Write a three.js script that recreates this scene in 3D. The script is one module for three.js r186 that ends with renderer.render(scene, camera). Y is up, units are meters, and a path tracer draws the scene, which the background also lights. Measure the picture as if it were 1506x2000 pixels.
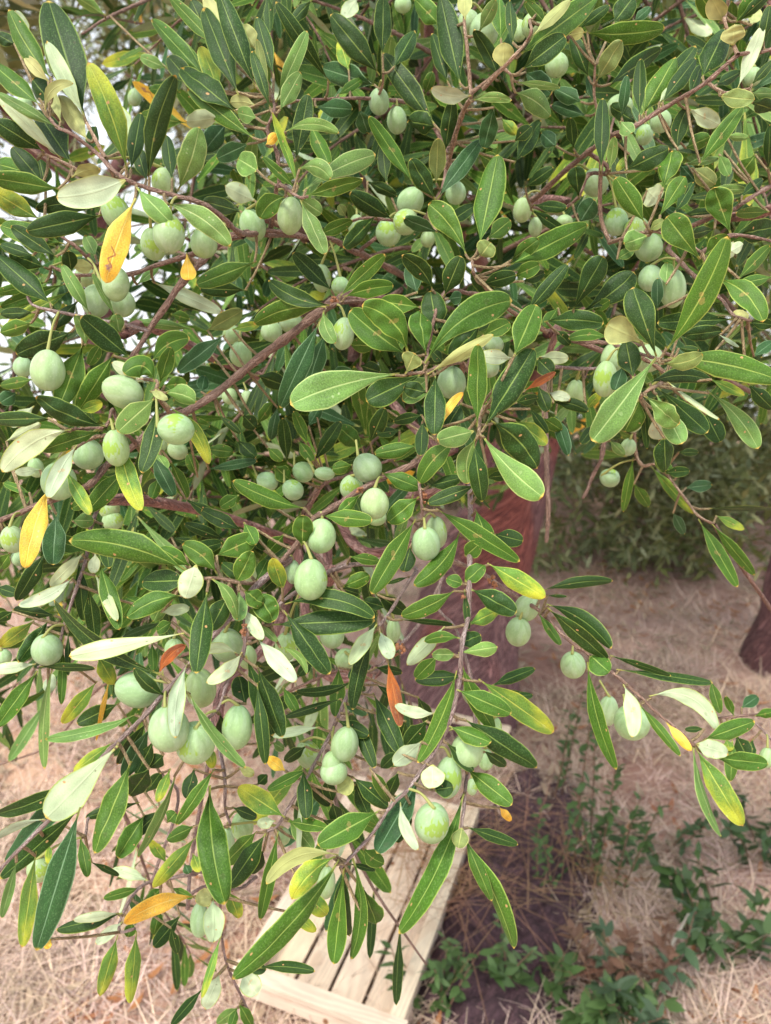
import * as THREE from 'three';
import { mergeGeometries } from 'three/addons/utils/BufferGeometryUtils.js';
import { ImprovedNoise } from 'three/addons/math/ImprovedNoise.js';

// ------------------------------------------------------------------ camera, sky, sun, exposure
const scene = new THREE.Scene();
const PITCH = 18 * Math.PI / 180, EYE = 1.55, FOCAL = 1511;       // FOCAL: the lens in pixels of the 1506 x 2000 photograph
const camera = new THREE.PerspectiveCamera(2 * Math.atan(1000 / FOCAL) * 180 / Math.PI, 1506 / 2000, 0.05, 400);
camera.position.set(0, EYE, 0);
camera.rotation.set(-PITCH, 0, 0);
camera.focus = 0.46;
camera.userData.fStop = 11;
camera.updateMatrixWorld();

const SUN = new THREE.Vector3(-0.4, 1.05, 0.5).normalize();
{ // hazy bright sky: whitish at the horizon, pale blue above, brighter round the veiled sun
  const W = 256, H = 128, d = new Float32Array(W * H * 4), v = new THREE.Vector3();
  for (let j = 0; j < H; j++) for (let i = 0; i < W; i++) {
    const th = (j + 0.5) / H * Math.PI - Math.PI / 2, ph = (i + 0.5) / W * 2 * Math.PI - Math.PI;
    v.set(Math.cos(th) * Math.cos(ph), Math.sin(th), Math.cos(th) * Math.sin(ph));
    const up = Math.max(0, v.y), k = Math.pow(up, 0.6), s = Math.max(0, v.dot(SUN));
    const glow = 1.2 * Math.pow(s, 8) + 0.3 * Math.pow(s, 2);
    const o = (j * W + i) * 4;
    d[o] = (0.98 * (1 - k) + 0.68 * k) * 1.05 + glow; d[o + 1] = (1.02 * (1 - k) + 0.79 * k) * 1.05 + glow * 0.97; d[o + 2] = (1.06 * (1 - k) + 0.95 * k) * 1.05 + glow * 0.9; d[o + 3] = 1;
  }
  const t = new THREE.DataTexture(d, W, H, THREE.RGBAFormat, THREE.FloatType);
  t.mapping = THREE.EquirectangularReflectionMapping; t.magFilter = t.minFilter = THREE.LinearFilter; t.wrapS = THREE.RepeatWrapping; t.needsUpdate = true;
  scene.background = t; scene.environment = t;
}
const sun = new THREE.DirectionalLight(new THREE.Color(1, 0.95, 0.86), 2.6);
sun.position.copy(SUN).multiplyScalar(30); sun.castShadow = true; sun.shadow.radius = 20;
sun.shadow.mapSize.set(2048, 2048);
Object.assign(sun.shadow.camera, { left: -8, right: 8, top: 8, bottom: -8, near: 1, far: 60 });
scene.add(sun, sun.target);

const renderer = new THREE.WebGLRenderer({ antialias: true });
renderer.setSize(771, 1024);
renderer.shadowMap.enabled = true;
renderer.toneMapping = THREE.LinearToneMapping;
renderer.toneMappingExposure = 1.35;

// ------------------------------------------------------------------ helpers
function rng(seed) { let a = seed >>> 0; return () => { a = (a + 0x6D2B79F5) | 0; let t = Math.imul(a ^ (a >>> 15), 1 | a); t = (t + Math.imul(t ^ (t >>> 7), 61 | t)) ^ t; return ((t ^ (t >>> 14)) >>> 0) / 4294967296; }; }
const R = rng(20240), rr = (a, b) => a + (b - a) * R();
const perlin = new ImprovedNoise(), noise = (x, y = 0, z = 0) => perlin.noise(x, y, z);
const clamp = (x, a, b) => Math.min(b, Math.max(a, x)), mix = (a, b, t) => a + (b - a) * t;
const smooth = (a, b, x) => { const t = clamp((x - a) / (b - a), 0, 1); return t * t * (3 - 2 * t); };
const V = (x, y, z) => new THREE.Vector3(x, y, z);
const RIGHT = V(1, 0, 0), UPV = V(0, Math.cos(PITCH), -Math.sin(PITCH)), FWD = V(0, -Math.sin(PITCH), -Math.cos(PITCH));
// a point of the place, given where it shows in the photograph and how many metres in front of the lens it lies
const at = (px, py, z) => V(0, EYE, 0).addScaledVector(RIGHT, (px - 753) / FOCAL * z).addScaledVector(UPV, (1000 - py) / FOCAL * z).addScaledVector(FWD, z);
const depthOf = (p) => p.clone().sub(camera.position).dot(FWD);
const toPx = (p) => { const q = p.clone().sub(camera.position), z = q.dot(FWD); return [753 + q.x / z * FOCAL, 1000 - q.dot(UPV) / z * FOCAL, z]; };
function terrain(x, z) {
  const f = -z, bump = noise(x * 0.9, z * 0.9, 3) * 0.035 + noise(x * 2.7, z * 2.7, 8) * 0.018 + noise(x * 0.25, z * 0.25, 5) * 0.10 * smooth(3, 9, f);
  const fall = f > 6.5 ? -(f - 6.5) * (f - 6.5) / (f - 6.5 + 6) * 0.32 : 0;
  return bump + fall;
}
function onGround(px, py, lift = 0) {                              // where the line of sight through (px, py) meets the ground
  const d = at(px, py, 1).sub(camera.position); let t = EYE / -d.y;
  for (let k = 0; k < 12; k++) { const x = d.x * t, z = d.z * t; t = (EYE - terrain(x, z) - lift) / -d.y; }
  return V(d.x * t, EYE + d.y * t, d.z * t);
}
const names = {};
const numbered = (n) => { const k = names[n] = (names[n] ?? -1) + 1; return k ? n + '_' + String(k).padStart(3, '0') : n; };
function mesh(name, geometry, material, parent = scene) {
  const m = new THREE.Mesh(geometry, material); m.name = parent === scene ? numbered(name) : name; m.castShadow = m.receiveShadow = true; parent.add(m); return m;
}
function thing(name, label, category, group) {
  const g = new THREE.Group(); g.name = numbered(name); g.userData = { label, category }; if (group) g.userData.group = group; scene.add(g); return g;
}
const lin = (r, g, b) => new THREE.Color().setRGB(r / 255, g / 255, b / 255, THREE.SRGBColorSpace);
function texture(W, H, fn, srgb = true, repeat = true) {
  const d = new Uint8Array(W * H * 4);
  for (let y = 0; y < H; y++) for (let x = 0; x < W; x++) { const c = fn(x, y), o = (y * W + x) * 4; d[o] = clamp(c[0], 0, 255); d[o + 1] = clamp(c[1], 0, 255); d[o + 2] = clamp(c[2], 0, 255); d[o + 3] = 255; }
  const t = new THREE.DataTexture(d, W, H); if (srgb) t.colorSpace = THREE.SRGBColorSpace;
  t.magFilter = THREE.LinearFilter; t.minFilter = THREE.LinearMipmapLinearFilter; t.generateMipmaps = true;
  t.wrapS = t.wrapT = repeat ? THREE.RepeatWrapping : THREE.ClampToEdgeWrapping; t.needsUpdate = true; return t;
}
function tint(geometry, c) { const n = geometry.attributes.position.count, a = new Float32Array(n * 3); for (let i = 0; i < n; i++) { a[i * 3] = c.r; a[i * 3 + 1] = c.g; a[i * 3 + 2] = c.b; } geometry.setAttribute('color', new THREE.BufferAttribute(a, 3)); return geometry; }
// a round stem swept through points, with a radius at each point; uv in metres
function tube(points, radii, sides = 7, per = 4, rough = 0, ridges = 0, seed = 0) {
  const curve = new THREE.CatmullRomCurve3(points, false, 'centripetal'), n = Math.max(2, (points.length - 1) * per), pos = [], uv = [], idx = [], P = [];
  for (let i = 0; i <= n; i++) P.push(curve.getPoint(i / n));
  let N = V(0.31, 0.2, 0.93), len = 0;
  for (let i = 0; i <= n; i++) {
    const T = P[Math.min(n, i + 1)].clone().sub(P[Math.max(0, i - 1)]).normalize();
    N.addScaledVector(T, -N.dot(T)).normalize(); const B = T.clone().cross(N);
    if (i) len += P[i].distanceTo(P[i - 1]);
    const f = i / n * (radii.length - 1), k = Math.min(radii.length - 2, Math.floor(f)), r0 = mix(radii[k], radii[k + 1], f - k);
    for (let j = 0; j <= sides; j++) {
      const a = j / sides * Math.PI * 2, jj = j % sides, aa = jj / sides * Math.PI * 2;
      let r = r0 * (1 + rough * noise(Math.cos(aa) * 1.3 + seed, Math.sin(aa) * 1.3, len / r0 * 0.35 + seed));
      if (ridges) r += r0 * ridges * (Math.abs(noise(Math.cos(aa) * 4 + seed, Math.sin(aa) * 4, len * 1.2)) * 1.6 - 0.3 + 0.5 * noise(Math.cos(aa) * 11, Math.sin(aa) * 11, len * 5 + seed));
      const q = P[i].clone().addScaledVector(N, Math.cos(a) * r).addScaledVector(B, Math.sin(a) * r); pos.push(q.x, q.y, q.z); uv.push(j / sides * r0 * 6.28, len);
    }
  }
  const w = sides + 1;
  for (let i = 0; i < n; i++) for (let j = 0; j < sides; j++) { const a = i * w + j; idx.push(a, a + w, a + 1, a + 1, a + w, a + w + 1); }
  const c = pos.length / 3; pos.push(...P[n].toArray()); uv.push(0, len); for (let j = 0; j < sides; j++) idx.push(n * w + j, c, n * w + j + 1);
  const g = new THREE.BufferGeometry(); g.setAttribute('position', new THREE.Float32BufferAttribute(pos, 3)); g.setAttribute('uv', new THREE.Float32BufferAttribute(uv, 2)); g.setIndex(idx); g.computeVertexNormals();
  // smooth the seam
  const nn = g.attributes.normal; for (let i = 0; i <= n; i++) { const a = i * w, b = a + sides, x = nn.getX(a) + nn.getX(b), y = nn.getY(a) + nn.getY(b), z = nn.getZ(a) + nn.getZ(b), l = Math.hypot(x, y, z) || 1; nn.setXYZ(a, x / l, y / l, z / l); nn.setXYZ(b, x / l, y / l, z / l); }
  return g;
}
// ------------------------------------------------------------------ materials
// leaf skins: left half of the sheet is the upper face, right half the underside; v runs from stalk to tip
const UNDER = [170, 184, 146];
const SKINS = {
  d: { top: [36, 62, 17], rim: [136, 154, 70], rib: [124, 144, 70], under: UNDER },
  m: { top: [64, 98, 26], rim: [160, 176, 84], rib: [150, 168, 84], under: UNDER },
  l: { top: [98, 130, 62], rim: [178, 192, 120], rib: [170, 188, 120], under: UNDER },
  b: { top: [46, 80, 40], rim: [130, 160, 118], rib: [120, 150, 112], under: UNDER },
  o: { top: [120, 134, 72], rim: [190, 190, 110], rib: [186, 186, 112], under: [160, 164, 102] },
  h: { top: [88, 124, 46], rim: [186, 190, 78], rib: [180, 186, 80], under: [176, 182, 116], sick: [176, 178, 54] },
  y: { top: [228, 186, 76], rim: [226, 196, 92], rib: [232, 206, 110], under: [216, 180, 80], sick: [222, 164, 48] },
  r: { top: [176, 92, 40], rim: [190, 120, 62], rib: [186, 116, 62], under: [178, 104, 54], sick: [120, 66, 44] },
};
function leafSkin(s, seed) {
  const W = 256, H = 512, q = rng(seed * 77 + 5), ox = q() * 50, spots = [], mines = s === SKINS.y && seed < 130 ? 1 : 0;
  for (let k = 0; k < q() * 2.6; k++) spots.push([q() * 1.8 - 0.9, 0.1 + q() * 0.85, 0.01 + q() * q() * 0.05, q()]);
  const sickSide = q() < 0.5 ? -1 : 1, sickAt = 0.35 + q() * 0.35;
  return texture(W, H, (x, y) => {
    const under = x >= 128, u = (x % 128 + 0.5) / 64 - 1, v = y / H, a = Math.abs(u);
    let c = (under ? s.under : s.top).slice();
    if (s.sick) { // pigment leaving the leaf in uneven patches
      const k = smooth(-0.3, 0.5, v - sickAt + 0.25 * u * sickSide + 0.35 * noise(u * 1.5 + ox, v * 4, 2) + 0.15 * noise(u * 6, v * 16, ox));
      c = c.map((t, i) => mix(t, s.sick[i] * (under ? 1.05 : 1), k * 0.9));
    }
    const grain = noise(u * 10 + ox, v * 70, 1) * 0.6 + noise(u * 24, v * 150, ox) * 0.6, patch = noise(u * 1.6 + ox, v * 5, 4), fine = q() - 0.5;
    const dust = under ? 0.06 : 0.26;
    let f = 1 + dust * grain + 0.13 * patch + (under ? 0.03 : 0.10) * fine; 
    c = c.map((t) => t * f);
    if (!under) { const sp = smooth(0.12, 0.5, noise(u * 15, v * 95, ox + 9)); c = c.map((t, i) => mix(t, [146, 168, 122][i], sp * 0.28)); }
    // side veins
    const vein = Math.abs(((v * 16 - a * 2.6 + 40) % 1) - 0.5) * 2, vk = smooth(0.9, 1, vein) * 0.12 * (1 - a);
    c = c.map((t, i) => mix(t, s.rib[i], vk));
    const ribW = mix(0.075, 0.03, v), rk = 1 - smooth(ribW * 0.55, ribW * 1.3, a);
    c = c.map((t, i) => mix(t, under ? Math.min(255, s.under[i] * 1.12) : s.rib[i], rk * (under ? 0.6 : 0.8)));
    const ek = smooth(0.86, 0.95, a + 0.02 * noise(v * 40, ox)); c = c.map((t, i) => mix(t, s.rim[i], ek * 0.85));
    const tk = smooth(0.965, 0.99, v); c = c.map((t, i) => mix(t, [206, 172, 84][i], tk));
    const pk = 1 - smooth(0.05, 0.11, v); c = c.map((t, i) => mix(t, [176, 172, 92][i], pk * 0.8));
    for (const [su, sv, sr, kind] of spots) { const d2 = Math.hypot((u - su) * 0.13, (v - sv)) / sr + 0.5 * noise(u * 9, v * 40, ox); if (d2 < 1) { const k = (1 - smooth(0.55, 1, d2)) * (kind < 0.35 ? 0.9 : 0.45); const sc = kind < 0.35 ? [186, 140, 96] : kind < 0.7 ? [70, 62, 40] : [190, 196, 160]; c = c.map((t, i) => mix(t, sc[i], sr < 0.02 ? k : k * 0.45)); } }
    if (mines && !under) { const d3 = Math.hypot((u - 0.1) * 0.14, v - 0.82) / 0.055 + 0.7 * noise(u * 7, v * 40, 3); if (d3 < 1) c = c.map((t, i) => mix(t, [150, 110, 100][i], (1 - d3) * 1.2 > 1 ? 1 : (1 - d3) * 1.2)); const w = Math.abs(u - 0.1 - 0.35 * Math.sin(v * 45) * 0.6); if (v > 0.6 && v < 0.82 && w < 0.09) c = c.map((t, i) => mix(t, [150, 92, 60][i], 0.7)); }
    return c;
  }, true, false);
}
const leafBump = texture(256, 512, (x, y) => {
  const under = x >= 128, u = (x % 128 + 0.5) / 64 - 1, v = y / 512, a = Math.abs(u);
  const groove = 1 - smooth(0.02, 0.12, a), g = noise(u * 30, v * 160, 2) * 26 + noise(u * 9, v * 34, 6) * 34;
  const k = 128 + g + groove * (under ? 90 : -80); return [k, k, k];
}, false, false);
const leafMat = {};
for (const [k, s] of Object.entries(SKINS)) { leafMat[k] = []; const n = 'dmlh'.includes(k) ? 3 : k === 'y' || k === 'b' ? 2 : 1; for (let i = 0; i < n; i++) leafMat[k].push(new THREE.MeshPhysicalMaterial({ name: 'leaf_' + k, map: leafSkin(s, k.charCodeAt(0) + i * 13), bumpMap: leafBump, bumpScale: 0.0004, roughness: 0.52, specularIntensity: 0.42, vertexColors: true, side: THREE.DoubleSide })); }
const fillMat = new THREE.MeshStandardMaterial({ roughness: 0.55, vertexColors: true, side: THREE.DoubleSide });

// olive skins
function oliveSkin(seed, bruise) {
  const q = rng(seed), dots = []; for (let k = 0; k < 420; k++) dots.push([q() * 256, 14 + q() * 228, 0.5 + q() * 0.7]);
  const W = 256, H = 256, img = new Float32Array(W * H); for (const [dx, dy, r] of dots) for (let j = -2; j <= 2; j++) for (let i = -2; i <= 2; i++) { const x = (Math.round(dx) + i + W) % W, y = Math.round(dy) + j; if (y >= 0 && y < H) img[y * W + x] = Math.max(img[y * W + x], clamp(1.3 * r - Math.hypot(i, j) * 0.8, 0, 1)); }
  const bx = q() * 256, by = 60 + q() * 120;
  return texture(W, H, (x, y) => {
    const a = x / W * Math.PI * 2, v = y / H, cx = Math.cos(a), sx = Math.sin(a);
    let c = [150, 178, 124]; const p = noise(cx * 1.6 + seed, sx * 1.6, v * 3), f = noise(cx * 9, sx * 9 + seed, v * 18);
    c = c.map((t, i) => t * (1 + 0.09 * p + 0.05 * f)); c = c.map((t, i) => mix(t, [178, 198, 164][i], 0.34 * smooth(-0.25, 0.35, noise(cx * 2.2, sx * 2.2 + seed, v * 4 + 9))));
    const k = img[y * W + x]; c = c.map((t, i) => mix(t, [196, 214, 176][i], k * 0.5));
    if (bruise) { let dx = Math.abs(x - bx); dx = Math.min(dx, W - dx); const d = Math.hypot(dx * 0.8, y - by) / 34 + 0.9 * noise(cx * 6, sx * 6 + seed, v * 12); if (d < 1) c = c.map((t, i) => mix(t, [142, 174, 60][i], 0.75 * (1 - smooth(0.7, 1, d)))); }
    if (v > 0.97) c = c.map((t, i) => mix(t, [74, 60, 44][i], smooth(0.975, 0.985, v)));
    if (v < 0.045) c = c.map((t, i) => mix(t, [120, 132, 60][i], 0.7));
    return c;
  });
}
const oliveBump = texture(256, 256, (x, y) => { const a = x / 256 * Math.PI * 2, k = 128 + 40 * noise(Math.cos(a) * 7, Math.sin(a) * 7, y / 14) + 26 * noise(Math.cos(a) * 22, Math.sin(a) * 22, y / 5); return [k, k, k]; }, false);
const oliveMat = [0, 1, 2, 3, 4].map((i) => new THREE.MeshPhysicalMaterial({ name: 'olive_skin', map: oliveSkin(31 + i * 7, i % 2), bumpMap: oliveBump, bumpScale: 0.00035, roughness: 0.42, specularIntensity: 0.45, vertexColors: true }));
const stalkMat = new THREE.MeshStandardMaterial({ color: lin(150, 152, 84), roughness: 0.7 });

// barks
function barkSkin(base, dark, pale, seed, fissure) {
  return texture(256, 512, (x, y) => {
    const a = x / 256 * Math.PI * 2, cx = Math.cos(a), sx = Math.sin(a), v = y / 512 * Math.PI * 2, cv = Math.cos(v), sv = Math.sin(v);
    const n1 = noise(cx * 2.2 + seed, sx * 2.2 + cv * 0.8, sv * 0.8), n2 = noise(cx * 7 + seed, sx * 7 + cv * 2, sv * 2), n3 = noise(cx * 22, sx * 22 + cv * 9, sv * 9 + seed);
    const k = smooth(0.05, 0.4, Math.abs(n2) * 1.4 + n3 * 0.25), p = smooth(0.05, 0.5, n1 + 0.4 * n3);
    return base.map((t, i) => mix(mix(t, pale[i], p * 0.6), dark[i], fissure * (1 - k)) * (1 + 0.16 * n3));
  });
}
const barkBump = texture(256, 512, (x, y) => { const a = x / 256 * Math.PI * 2, cx = Math.cos(a), sx = Math.sin(a), v = y / 512 * Math.PI * 2, cv = Math.cos(v), sv = Math.sin(v); const k = 255 * clamp(Math.abs(noise(cx * 7 + 3, sx * 7 + cv * 2, sv * 2)) * 1.8 + 0.25 * noise(cx * 24, sx * 24 + cv * 9, sv * 9) + 0.15, 0, 1); return [k, k, k]; }, false);
const rep = (t, u, v) => { const c = t.clone(); c.repeat.set(u, v); c.needsUpdate = true; return c; };
const trunkSkin = barkSkin([160, 120, 114], [78, 50, 54], [188, 152, 144], 3, 0.65);
const trunkMat = new THREE.MeshStandardMaterial({ name: 'trunk_bark', map: rep(trunkSkin, 4.2, 1.3), bumpMap: rep(barkBump, 4.2, 1.3), bumpScale: 0.014, roughness: 0.9, vertexColors: true });
const limbMat = new THREE.MeshStandardMaterial({ name: 'limb_bark', map: rep(barkSkin([150, 112, 104], [92, 60, 56], [186, 156, 148], 8, 0.4), 8, 6), bumpMap: rep(barkBump, 8, 6), bumpScale: 0.003, roughness: 0.85, vertexColors: true });
const twigMat = new THREE.MeshStandardMaterial({ name: 'twig_bark', map: rep(barkSkin([152, 134, 120], [96, 80, 72], [196, 182, 172], 12, 0.6), 30, 22), bumpMap: rep(barkBump, 30, 22), bumpScale: 0.001, roughness: 0.85, vertexColors: true });

// pale poplar boards
const woodSkin = texture(256, 1024, (x, y) => {
  const u = x / 256, v = y / 1024, w = noise(u * 2.5, v * 1.2, 1) * 1.6, ring = Math.sin((u * 9 + w * 3) * 6.28) * 0.5 + 0.5, f = noise(u * 70, v * 5, 2), g = noise(u * 160, v * 22, 5), b = noise(u * 3, v * 4, 11);
  const kn = Math.hypot((u - 0.62) * 3.2, (v - 0.37) * 10), kn2 = Math.hypot((u - 0.25) * 4, (v - 0.8) * 13);
  let c = [230, 208, 184]; c = c.map((t, i) => t * (1 - 0.07 * ring + 0.05 * f + 0.05 * g + 0.06 * b)); for (const k of [kn, kn2]) { const d = k + 0.1 * f; if (d < 0.22) c = c.map((t, i) => mix(t, [134, 92, 62][i], 1 - smooth(0.1, 0.22, d))); }
  const st = smooth(0.25, 0.5, noise(u * 5 + 7, v * 9, 3)); c = c.map((t, i) => mix(t, [200, 168, 142][i], st * 0.35)); return c;
});
const woodMat = new THREE.MeshStandardMaterial({ name: 'pale_wood', map: woodSkin, bumpMap: woodSkin, bumpScale: 0.0004, roughness: 0.8, vertexColors: true });
// ------------------------------------------------------------------ ground
{
  // dry grove floor: straw, dust and crumbs of red-brown earth
  const W = 1024, q = rng(9);
  const img = new Float32Array(W * W * 3), put = (x, y, c, k) => { x = ((x % W) + W) % W; y = ((y % W) + W) % W; const o = (Math.floor(y) * W + Math.floor(x)) * 3; for (let i = 0; i < 3; i++) img[o + i] = mix(img[o + i], c[i], k); };
  for (let y = 0; y < W; y++) for (let x = 0; x < W; x++) {
    const a = x / W * 6.2832, b = y / W * 6.2832, n = noise(Math.cos(a) * 2 + 4, Math.sin(a) * 2 + Math.cos(b) * 2, Math.sin(b) * 2), m = noise(Math.cos(a) * 9, Math.sin(a) * 9 + Math.cos(b) * 9, Math.sin(b) * 9), f = q();
    const c = [178, 146, 132], o = (y * W + x) * 3, k = smooth(-0.2, 0.45, n + 0.6 * m); for (let i = 0; i < 3; i++) img[o + i] = mix(c[i], [140, 106, 96][i], k * 0.5) * (0.86 + 0.28 * f);
  }
  const tones = [[222, 194, 170], [208, 178, 156], [232, 208, 182], [190, 156, 136], [166, 132, 116], [226, 204, 166]];
  for (let s = 0; s < 15000; s++) { let x = q() * W, y = q() * W, a = q() * 6.28; const L = 8 + q() * 46, c = tones[Math.floor(q() * 6)], bend = (q() - 0.5) * 0.05; for (let t = 0; t < L; t++) { put(x, y, c, 0.75); x += Math.cos(a); y += Math.sin(a); a += bend; } }
  const map = texture(W, W, (x, y) => { const o = (y * W + x) * 3; return [img[o], img[o + 1], img[o + 2]]; });
  const bump = texture(W, W, (x, y) => { const o = (y * W + x) * 3, k = (img[o] - 80) * 1.6; return [k, k, k]; }, false);
  const xs = [], zs = [], spread = (lo, hi, out, near) => { const n = 230; for (let i = 0; i <= n; i++) { const t = i / n * 2 - 1; out.push(near + Math.sign(t) * (Math.abs(t) * 5 + Math.pow(Math.abs(t), 5) * (hi - 5))); } };
  spread(-90, 90, xs, 0); spread(-90, 90, zs, -3);
  const pos = [], uv = [], col = [], idx = [], w = xs.length;
  for (const z of zs) for (const x of xs) {
    pos.push(x, terrain(x, z), z); uv.push(x / 0.75 + 0.3 * noise(x * 0.7, z * 0.7), z / 0.75);
    // the dust is pinker, the far rows of stubble yellower, bare earth redder
    const e = smooth(0.12, 0.4, noise(x * 0.75 + 9, z * 0.9, 4)), yl = smooth(-0.1, 0.3, noise(x * 0.35, z * 0.35, 7) + smooth(4, 7, -z) * 0.35 - 0.1), g = 1 + 0.12 * noise(x * 3, z * 3, 2);
    const c = V(1.32, 1.24, 1.28).lerp(V(0.72, 0.56, 0.52), e * 0.8).lerp(V(1.5, 1.42, 1.08), yl * 0.6); col.push(c.x * g, c.y * g, c.z * g);
  }
  for (let j = 0; j < zs.length - 1; j++) for (let i = 0; i < w - 1; i++) { const a = j * w + i; idx.push(a, a + w, a + 1, a + 1, a + w, a + w + 1); }
  const g = new THREE.BufferGeometry(); g.setAttribute('position', new THREE.Float32BufferAttribute(pos, 3)); g.setAttribute('uv', new THREE.Float32BufferAttribute(uv, 2)); g.setAttribute('color', new THREE.Float32BufferAttribute(col, 3)); g.setIndex(idx); g.computeVertexNormals();
  mesh('ground', g, new THREE.MeshStandardMaterial({ name: 'dry_ground', map, bumpMap: bump, bumpScale: 0.006, roughness: 0.95, vertexColors: true })).userData.kind = 'structure';
}
// a bank of dark bare earth beside the crate
{
  const c = onGround(1010, 1790), n = 64, pos = [], idx = [], uv = [];
  for (let j = 0; j <= n; j++) for (let i = 0; i <= n; i++) {
    const u = i / n * 2 - 1, v = j / n * 2 - 1, x = c.x + u * 0.25 - v * 0.19, z = c.z - 0.05 + v * 0.58, r = Math.hypot(u, v) + 0.25 * noise(u * 2.5 + 5, v * 2.5, 1);
    const h = 0.05 * (1 - smooth(0.25, 0.95, r)) + (0.05 * Math.abs(noise(x * 9, z * 9, 2)) + 0.022 * noise(x * 26, z * 26, 5) + 0.012 * noise(x * 60, z * 60, 8)) * (1 - smooth(0.7, 1, r)) - 0.035 * smooth(0.85, 1.1, r);
    pos.push(x, terrain(x, z) + h, z); uv.push(x * 2.2, z * 2.2);
  }
  for (let j = 0; j < n; j++) for (let i = 0; i < n; i++) { const a = j * (n + 1) + i; idx.push(a, a + n + 1, a + 1, a + 1, a + n + 1, a + n + 2); }
  const g = new THREE.BufferGeometry(); g.setAttribute('position', new THREE.Float32BufferAttribute(pos, 3)); g.setAttribute('uv', new THREE.Float32BufferAttribute(uv, 2)); g.setIndex(idx); g.computeVertexNormals();
  const q = rng(4), map = texture(512, 512, (x, y) => { const a = x / 512 * 6.2832, b = y / 512 * 6.2832, n1 = noise(Math.cos(a) * 5, Math.sin(a) * 5 + Math.cos(b) * 5, Math.sin(b) * 5), n2 = noise(Math.cos(a) * 22, Math.sin(a) * 22 + Math.cos(b) * 22, Math.sin(b) * 22), f = q(); const k = 1 + 0.3 * n1 + 0.3 * n2 + 0.25 * (f - 0.5); const s = f > 0.985 ? 1.7 : 1; return [80 * k * s, 58 * k * s, 62 * k * s]; });
  mesh('bare_soil', g, new THREE.MeshStandardMaterial({ name: 'dark_earth', map, bumpMap: map, bumpScale: 0.006, roughness: 1 })).userData.kind = 'structure';
}
const SOIL = onGround(1010, 1790);
function blade(len, wid, curl, lean, azim, ox, oz, seg = 3) {      // one dry straw as a thin bent strip
  const pos = [], idx = []; let x = ox, y = 0, z = oz, a = lean; const cx = Math.cos(azim), sz = Math.sin(azim);
  for (let i = 0; i <= seg; i++) { const w = wid * (1 - i / seg * 0.8); pos.push(x - sz * w, y, z + cx * w, x + sz * w, y, z - cx * w); const d = len / seg; x += cx * Math.sin(a) * d; z += sz * Math.sin(a) * d; y = Math.max(0.002, y + Math.cos(a) * d); a += curl; }
  for (let i = 0; i < seg; i++) { const k = i * 2; idx.push(k, k + 1, k + 2, k + 2, k + 1, k + 3); }
  const g = new THREE.BufferGeometry(); g.setAttribute('position', new THREE.Float32BufferAttribute(pos, 3)); g.setIndex(idx); g.computeVertexNormals(); return g;
}
function strew(name, label, category, tuft, material, spots) {
  const im = new THREE.InstancedMesh(tuft, material, spots.length), m = new THREE.Matrix4(), q = new THREE.Quaternion(), e = new THREE.Euler(), c = new THREE.Color();
  spots.forEach((s, i) => { e.set(s.tx ?? 0, s.a, s.tz ?? 0); m.compose(V(s.x, s.y ?? terrain(s.x, s.z), s.z), q.setFromEuler(e), V(s.s, s.s * (s.h ?? 1), s.s)); im.setMatrixAt(i, m); im.setColorAt(i, c.setRGB(...s.c)); });
  im.name = name; im.castShadow = im.receiveShadow = true; im.userData = { kind: 'stuff', label, category }; scene.add(im); return im;
}
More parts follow.
